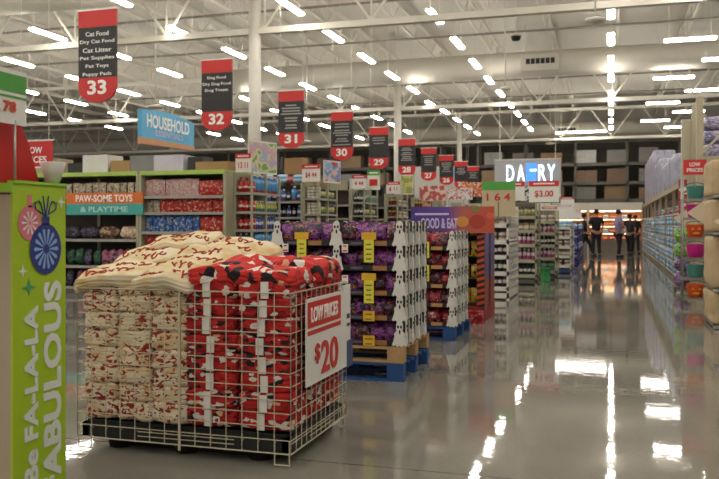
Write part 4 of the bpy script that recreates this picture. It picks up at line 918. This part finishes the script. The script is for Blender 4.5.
BLKS = mat('black_shirt', '17161a', .8); DKP = mat('dark_trousers', '1d1d24', .8)
person('person in black standing with a hand at the waist, left of the shoppers', (-.55, 33.3, 0), radians(200), 1.84, BLKS, DKP, .1, (.32, .02, .98), (-.26, -.14, 1.05))
person('person in a pale lilac shirt and dark trousers standing mid aisle', (.28, 33.0, 0), radians(110), 1.82, mat('lilac_shirt', '8f87a8', .8), DKP, .12, (.2, -.22, 1.1), (-.2, -.2, 1.08))
person('person in dark clothes walking, half behind the person in the lilac shirt', (.75, 36.0, 0), radians(160), 1.68, mat('slate_top', '2c2a34', .8), DKP, .35, (.27, -.05, .9), (-.27, .1, .9))
person('person in dark clothes at the right, farthest by the dairy cases', (1.02, 37.6, 0), radians(20), 1.66, mat('brown_black_top', '241f20', .8), DKP, .15, (.27, .02, .9), (-.25, -.2, 1.1))
person('person in black striding behind the one in black, leftmost', (-1.05, 34.8, 0), radians(100), 1.7, BLKS, BLKS, .7, (.25, -.2, .95), (-.25, .2, .95))

# ------------------------------------------------------------------ the blanket cage
X0, X1, Y0, Y1 = -2.96, -1.63, 4.04, 4.99; ZT = .93; ZBm = .07
BP = thing('black_pallet', 'black plastic pallet with stubby feet under the blanket cage', 'pallet', (X0, Y0, 0))
g = MB().box(.04, 1.29, .04, .91, .13, .165); g.box(.02, 1.31, .02, .06, .07, .15); g.box(.02, 1.31, .89, .93, .07, .15); g.box(.02, .06, .02, .93, .07, .15); g.box(1.27, 1.31, .02, .93, .07, .15)
g.build('deck', BLACK, BP)
for x in (.12, .56, 1.02):
    for y in (.06, .4, .74): MB().lathe([(.07, 0), (.085, .14)], 12, c=(x+.08, y+.08)).build('foot', BLACK, BP)
CG = thing('wire_cage', 'cream wire bin cage holding cream and red blankets', 'cage', (X0, Y0, 0))
W_, D_ = X1-X0, Y1-Y0
def wires(name, p0, u, L, z0, z1, nv, nh, rv=.0028):
    g = MB(); p0 = Vector(p0); u = Vector(u)
    for k in range(nv+1): a = p0+u*(L*k/nv); g.tube((a.x, a.y, z0), (a.x, a.y, z1), rv, 5, caps=False)
    for k in range(nh+1):
        z = z0+(z1-z0)*k/nh; b = p0+u*L; g.tube((p0.x, p0.y, z), (b.x, b.y, z), rv if 0 < k < nh else rv*1.5, 5, caps=False)
    for z in (z0+.03, z0+.055): g.tube((p0.x+u.x*L*.3, p0.y+u.y*L*.3, z), (p0.x+u.x*L*.75, p0.y+u.y*L*.75, z), rv, 5, caps=False)
    return g.build(name, WIRE, CG)
wires('front_panel', (0, 0, 0), (1, 0, 0), W_, ZBm, ZT, 14, 12); wires('rear_panel', (0, D_, 0), (1, 0, 0), W_, ZBm, ZT, 14, 12)
wires('right_panel', (W_, 0, 0), (0, 1, 0), D_, ZBm, ZT, 12, 12); wires('left_panel', (0, 0, 0), (0, 1, 0), D_, ZBm, ZT, 12, 12)
wires_f = MB()
for k in range(15): x = W_*k/14; wires_f.tube((x, 0, ZBm+.055), (x, D_, ZBm+.055), .0025, 4, caps=False)
wires_f.build('floor_mesh', WIRE, CG)
MB().box(W_/2-.006, W_/2+.006, -.008, .004, ZBm-.03, ZT).build('gate_bar', WIRE, CG)
for (x, y, ux, uy) in ((W_-.09, -.006, 1, 0), (W_-.004, D_-.1, 0, 1), (.01, -.006, 1, 0)):
    g = MB(); a = Vector((x, y, 0)); b = a+Vector((ux, uy, 0))*.085
    g.tube((a.x, a.y, .012), (a.x, a.y, .14), .0035, 5); g.tube((b.x, b.y, .012), (b.x, b.y, .14), .0035, 5); g.tube((a.x, a.y, .012), (b.x, b.y, .012), .0035, 5); g.build('foot_loop', WIRE, CG)
for (x, z) in ((.5, .22), (.88, .21)):
    g = MB(); g.tube((x, -.005, z), (x, -.005, z+.03), .004, 5); g.tube((x+.03, -.005, z), (x+.03, -.005, z+.03), .004, 5); g.tube((x, -.005, z+.03), (x+.03, -.005, z+.03), .004, 5); g.build('latch_clip', mat('clip_white', 'd8d6d0', .4), CG)

def cream_mat():
    m, nt, b = newmat('cream_fleece'); N = nt.nodes
    v = obj_coord(nt, (9, 9, 12)); n = N.new('ShaderNodeTexNoise'); n.inputs['Scale'].default_value = 1; n.inputs['Detail'].default_value = 3; nt.links.new(v, n.inputs['Vector'])
    base = ramp(nt, [(.3, 'c9ab78'), (.5, 'd6c7a4'), (.65, 'd9cfb6')], False); nt.links.new(n.outputs['Fac'], base.inputs[0])
    v2 = obj_coord(nt, (17, 12, 30)); w = N.new('ShaderNodeTexNoise'); w.inputs['Scale'].default_value = 1; w.inputs['Detail'].default_value = 1; w.inputs['Distortion'].default_value = 1.6
    nt.links.new(v2, w.inputs['Vector'])
    r = ramp(nt, [(0, (0, 0, 0)), (.565, (1, 1, 1))]); nt.links.new(w.outputs['Fac'], r.inputs[0])
    mx = N.new('ShaderNodeMix'); mx.data_type = 'RGBA'; mx.inputs[7].default_value = lin('8f2a20'); nt.links.new(r.outputs[0], mx.inputs[0]); nt.links.new(base.outputs[0], mx.inputs[6]); nt.links.new(mx.outputs[2], b.inputs['Base Color'])
    b.inputs['Roughness'].default_value = .95; b.inputs['Sheen Weight'].default_value = .2
    bp = N.new('ShaderNodeBump'); bp.inputs['Strength'].default_value = .3; bp.inputs['Distance'].default_value = .01; nt.links.new(n.outputs['Fac'], bp.inputs['Height']); nt.links.new(bp.outputs[0], b.inputs['Normal'])
    return m
CREAM = cream_mat()
def cream_top_mat():
    m, nt, b = newmat('cream_fleece_plain'); N = nt.nodes
    v = obj_coord(nt, (7, 7, 10)); n = N.new('ShaderNodeTexNoise'); n.inputs['Scale'].default_value = 1; n.inputs['Detail'].default_value = 3; nt.links.new(v, n.inputs['Vector'])
    base = ramp(nt, [(.3, 'c4a673'), (.5, 'd4c39c'), (.65, 'dacdb2')], False); nt.links.new(n.outputs['Fac'], base.inputs[0]); nt.links.new(base.outputs[0], b.inputs['Base Color'])
    b.inputs['Roughness'].default_value = .95
    bp = N.new('ShaderNodeBump'); bp.inputs['Strength'].default_value = .35; bp.inputs['Distance'].default_value = .012; nt.links.new(n.outputs['Fac'], bp.inputs['Height']); nt.links.new(bp.outputs[0], b.inputs['Normal'])
    return m
CREAMT = cream_top_mat()
SANTA = blot('red_santa_fleece', [(0, '151113'), (.12, 'a81b19'), (.42, '861114'), (.6, 'b8211e'), (.82, 'cfc6bc'), (.9, 'c9a27c'), (.93, 'a01818')], (26, 26, 44), .9, 'vor', bump=.3)
SANTAT = blot('red_santa_fleece_top', [(0, '1d1517'), (.18, 'bd211d'), (.6, 'c9302a'), (.78, 'd8d0c6'), (.9, 'cda47e'), (.94, 'b01c1a')], (19, 19, 19), .9, 'vor', bump=.3)
cm = [slab(.232, .30, .113, (10, 8, 14), 8, .016, s, fold=5).mesh('folded_blanket', CREAM) for s in range(4)]
rm = [slab(.322, .30, .113, (11, 8, 14), 8, .014, s+9, fold=5).mesh('folded_blanket', SANTA) for s in range(4)]
cw = ['leftmost cream', 'second cream', 'third cream', 'left red', 'right red']
xs = [(X0+.13, 0), (X0+.355, 0), (X0+.58, 0), (X1-.495, 1), (X1-.175, 1)]
BANDM = mat('paper_belly_band', 'd5d0c8', .6)
for c, (x, kind) in enumerate(xs):
    for r in range(3):
        for j in range(8):
            if r > 0 and c < 4 and j < 7: continue
            z = .175+j*.102
            sx = 1
            o = O('folded_blanket', (rm if kind else cm)[(c+r+j*3) % 4], None, (x+R.uniform(-.006, .006), Y0+.17+r*.305+R.uniform(-.006, .006), z), R.uniform(-.04, .04)+(pi if R.random() < .5 else 0))
            tag(o, '%s throw folded in the cage, %s column, %s layer up%s' % (['cream red-script', 'red santa-face'][kind], cw[c], ORD[j], ['', ', middle row', ', rear row'][r]), 'blanket', ['cream blankets in the cage', 'red blankets in the cage'][kind])
            if kind and r == 0:
                bx = O('belly_band', MB().box(-.022, .022, -.158, -.152, .008, .098).mesh('belly_band', BANDM), None, (0, 0, 0)); bx.parent = o
                bx.location.x = R.uniform(-.012, .012)
                if abs(o.rotation_euler.z) > 1: bx.rotation_euler.z = pi
# loose piles on top
def script_print(par, w, d, h, rz=0, seed=0):
    """red brush-script lettering strokes lying on the blanket top"""
    from mathutils.bvhtree import BVHTree
    me = par.data; bvh = BVHTree.FromPolygons([v.co for v in me.vertices], [tuple(p.vertices) for p in me.polygons])
    g = MB(); r = random.Random(seed*31+5)
    for yc in (-d*.27, d*.08):
        x = -w*.40+r.uniform(0, .04)
        while x < w*.36:
            lh = r.choice((.022, .03, .045)); ph = r.uniform(0, 6); pts = []
            for k in range(9):
                a = k/8; px = x+a*.042+.012*sin(a*9+ph); py = yc+lh*sin(a*2*pi+ph*.2)+a*.01
                hit = bvh.ray_cast(Vector((px, py, h+.2)), Vector((0, 0, -1)))[0]
                if hit is not None and hit.z > h*.55: pts.append(hit+Vector((0, 0, .001)))
            for p, q in zip(pts, pts[1:]):
                if (p-q).length < .05: g.tube(p, q, .0055, 5)
            x += r.choice((.05, .055, .06, .1))
    g.build('script_print', mat('script_red', '9c2a20', .9), par)
TOPS = [  # x, y, z, rz, rx, w, d, h, kind, label, ry
    (-2.79, 4.21, .965, .05, .22, .48, .36, .09, 0, 'front left corner on top of the cage', -.1),
    (-2.42, 4.20, .965, -.06, .25, .42, .36, .09, 0, 'front middle on top of the cage', 0),
    (-2.76, 4.50, 1.03, .10, .30, .48, .36, .10, 0, 'left side behind the front pair', -.14),
    (-2.38, 4.48, 1.03, -.1, .32, .46, .36, .10, 0, 'middle of the pile', .02),
    (-2.74, 4.82, 1.0, .03, .05, .46, .32, .14, 0, 'rear left of the pile', 0),
    (-2.30, 4.84, 1.0, .03, .05, .46, .32, .13, 0, 'rear middle of the pile', 0),
    (-2.66, 4.74, 1.115, .15, .18, .52, .38, .105, 0, 'upper left of the mound', -.12),
    (-2.26, 4.72, 1.075, -.2, .2, .54, .36, .11, 0, 'crowning the mound at right', .14),
    (-2.07, 4.20, .965, .06, 0, .40, .34, .10, 1, 'front on top of the red stacks'),
    (-1.80, 4.24, .965, -.1, 0, .34, .36, .10, 1, 'front right corner on top'),
    (-2.02, 4.56, .985, .1, .12, .40, .34, .11, 1, 'centre of the red pile'),
    (-1.80, 4.62, .975, .03, 0, .34, .38, .11, 1, 'right side of the red pile'),
    (-1.83, 4.86, .98, -.06, 0, .36, .28, .11, 1, 'rear right of the red pile'),
    (-2.06, 4.32, 1.03, -.2, .2, .36, .26, .07, 1, 'lying across the front of the red pile')]
for k, (x, y, z, rz, rx, w_, d_, h_, kind, lb, *ry) in enumerate(TOPS):
    o = tag(slab(w_, d_, h_, (18, 14, 12), 5, .026, k+20, fold=4, sag=.05).build('folded_blanket', SANTAT if kind else CREAMT, None, (x, y, z)), '%s throw %s' % (['loose cream', 'loose red, black and white'][kind], lb), 'blanket', ['cream blankets piled on top', 'red blankets piled on top'][kind])
    o.rotation_euler = (rx, ry[0] if ry else 0, rz)
    if not kind: script_print(o, w_, d_, h_, 0, k)
# $20 sign on the cage side
t = thing('price_sign', 'white 20 dollar sign with red LOW PRICES header wired to the cage side', 'sign', (X1+.025, 4.19, .40), 0)
WS = .71; HS = .485
MB().box(0, .008, 0, WS, 0, HS).build('card', PAPER, t)
g = MB().box(.008, .0095, .015, WS-.12, HS-.165, HS-.02); g.box(.008, .0095, .015, WS-.12, HS-.205, HS-.18); g.build('header_band', RED, t)
fit_text('lettering', 'LOW PRICES', .46, .085, LET, t, (.0115, .295, HS-.093), pi/2, bold=.02)
fit_text('price_digits', '20', .3, .19, RED, t, (.0115, .38, .13), pi/2, bold=.02); fit_text('dollar_sign', '$', .085, .115, RED, t, (.0115, .17, .165), pi/2, bold=.02)
MB().box(-.004, .004, WS-.06, WS+.09, .16, HS+.03).build('side_card', PAPER, t)
MB().box(-.005, .006, WS-.02, WS+.13, -.01, .16).build('blue_corner', mat('navy_corner', '33466e', .5), t)
g = MB(); g.box(.004, .006, WS+.0, WS+.07, .3, .33); g.box(.004, .006, WS+.0, WS+.07, .25, .27); g.build('small_print', SBLK, t)

# ------------------------------------------------------------------ green greeting stand at the left edge
t = thing('greeting_stand', 'tall lime green banner stand with ornaments reading Be FA-LA-LA FABULOUS', 'display stand', (-2.5, 2.96, 0))
BW = .36
MB().box(-.6, -.012, .0, .02, 0, 1.43).build('tan_side_panel', mat('stand_tan', 'a8967e', .6), t)
MB().box(-.012, 0, 0, BW, 0, 1.48).build('banner_board', LIME, t)
MB().box(-.4, .004, -.01, .0, 1.44, 1.48).build('top_edge', mat('bright_lime', '8fc43a', .5), t); MB().box(-.03, .008, 0, BW, 1.48, 1.492).build('top_strip', mat('bright_lime', '8fc43a', .5), t)
MB().box(-.6, -.02, .04, BW-.02, 0, 1.0).build('stand_body', mat('stand_tan', '9a8c7c', .6), t)
def disc(y, z, ry, rz_, m, nm, x=.001, n=24, pw=1):
    pts = [(y+ry*math.copysign(abs(cos(2*pi*k/n))**pw, cos(2*pi*k/n)), z+rz_*math.copysign(abs(sin(2*pi*k/n))**pw, sin(2*pi*k/n))) for k in range(n)]
    return MB().prism(pts, x, x+.002, 'x').build(nm, m, t)
NAVY = mat('ornament_navy', '26357c', .5); PINK = mat('ornament_pink', 'd0707e', .5); PALE = mat('print_pale', 'd6d8d2', .6); PBL = mat('starburst_blue', '86a6d8', .5); TEAL = mat('print_teal', '3f9a62', .5)
disc(.105, 1.305, .075, .08, PINK, 'pink_ornament'); MB().box(.001, .003, .092, .118, 1.375, 1.43).build('pink_cap', PINK, t)
disc(.212, 1.185, .108, .118, NAVY, 'blue_ornament', .0035); MB().box(.0035, .0055, .187, .237, 1.295, 1.335).build('blue_cap', NAVY, t)
def burst(yc, zc, r0, r1y, r1z, n, m, x):
    g = MB()
    for k in range(n):
        a = 2*pi*k/n; w_ = .012
        p = [(yc+r0*cos(a-.1), zc+r0*sin(a-.1)), (yc+r1y*cos(a-.11), zc+r1z*sin(a-.11)), (yc+r1y*1.08*cos(a), zc+r1z*1.08*sin(a)), (yc+r1y*cos(a+.11), zc+r1z*sin(a+.11)), (yc+r0*cos(a+.1), zc+r0*sin(a+.1))]
        g.prism(p, x, x+.0015, 'x')
    g.build('starburst', m, t)
burst(.212, 1.185, .022, .078, .088, 14, PBL, .0058); burst(.105, 1.305, .008, .05, .05, 10, PALE, .003)
g = MB()
for s in (-1, 1):
    pts = [(.003, .236+s*(.02+.035*sin(q*pi/6)), 1.268+.01+.03*(1-cos(q*pi/6))*.9) for q in range(7)]
    pts = [(.004, .212, 1.335), (.004, .212+s*.03, 1.352), (.004, .212+s*.07, 1.367), (.004, .212+s*.075, 1.397), (.004, .212+s*.045, 1.405), (.004, .212+s*.03, 1.382), (.004, .212+s*.02, 1.352)]
    for p, q in zip(pts, pts[1:]): g.tube(p, q, .003, 5)
    g.tube((.004, .212, 1.335), (.004, .212+s*.02, 1.43), .003, 5)
g.build('bow', NAVY, t)
def star(y, z, ry, rz_, m):
    pts = []
    for k in range(8):
        a = pi*k/4; f = 1 if k % 2 == 0 else .3; pts.append((y+ry*f*cos(a), z+rz_*f*sin(a)))
    MB().prism(pts, .001, .003, 'x').build('sparkle', m, t)
star(.325, 1.405, .03, .03, PALE); star(.06, 1.09, .03, .028, PALE); star(.1, 1.015, .045, .04, TEAL)
def vtext(s, w, h, y, z, m):   # reads upwards on the +X face
    me = text_mesh(s, 1, .035); xs_ = [v.co.x for v in me.vertices]; zs_ = [v.co.z for v in me.vertices]
    for v in me.vertices:
        v.co.x = (v.co.x-min(xs_))*w/(max(xs_)-min(xs_)); v.co.z = (v.co.z-(min(zs_)+max(zs_))/2)*h/(max(zs_)-min(zs_))
    me.transform(Matrix.Rotation(-pi/2, 4, 'Y')); me.materials.append(m); O('lettering', me, t, (.003, y, z), pi/2)
vtext('Be FA-LA-LA', .80, .09, .115, .13, PALE)
vtext('FABULOUS', 1.0, .125, .26, .035, PALE)

t = thing('red_display_box', 'glossy red tapered display box with small white window above the green stand', 'display box', (-2.58, 2.72, 1.45))
MB().prism([(-.3, 0), (.53, 0), (.44, .22), (.36, .35), (-.3, .35)], -.25, 0, 'x').build('box_body', mat('red_box', 'b81a14', .4), t)
MB().box(.0, .003, .19, .24, .22, .30).build('white_window', mat('window_cream', 'd6c6b0', .5), t)
t = thing('price_sign', 'white price card with green header and orange digits at the left edge', 'sign', (-2.52, 2.6, 1.74))
MB().box(-.008, 0, 0, .47, 0, .24).build('card', PAPER, t); g = MB().box(0, .002, 0, .47, .14, .22); g.box(0, .002, 0, .47, .115, .125); g.build('header_band', GREEN, t)
fit_text('price_digits', '0', .1, .085, mat('digit_orange', 'c8452c', .5), t, (.003, .25, .05), pi/2, bold=.03); fit_text('price_digits', '78', .08, .05, mat('digit_orange', 'c8452c', .5), t, (.003, .36, .075), pi/2, bold=.03)
g = MB(); g.tube((-.004, .40, -.3), (-.004, .40, .02), .006, 6); g.build('post', CHROME, t)
t = thing('card_cone', 'white open card cone standing on the green banner stand', 'card', (-2.55, 3.29, 1.492)); 
g = MB().lathe([(.03, 0), (.06, .10), (.058, .102), (.028, .004)], 20); g.build('cone', mat('cone_white', 'cac6be', .5), t)
t = thing('red_sign', 'red LOW PRICES sign hanging left behind the lime banner', 'sign', (-5.0, 6.2, 1.82))
MB().box(-.19, .19, 0, .01, 0, .23).build('card', RED, t); MB().box(-.2, .2, -.002, .012, .23, .245).build('top_rail', PAPER, t); MB().box(-.19, .19, -.002, .0, -.012, 0).build('bottom_rail', PAPER, t)
fit_text('lettering', 'LOW', .17, .06, LET, t, (0, -.003, .15), bold=.02); fit_text('lettering', 'PRICES', .26, .06, LET, t, (0, -.003, .065), bold=.02)
for s in (-.15, .15): MB().tube((s, .005, .24), (s, .005, 6.2), .003, 4).build('cable', STEEL, t)
bpy.context.view_layer.update()
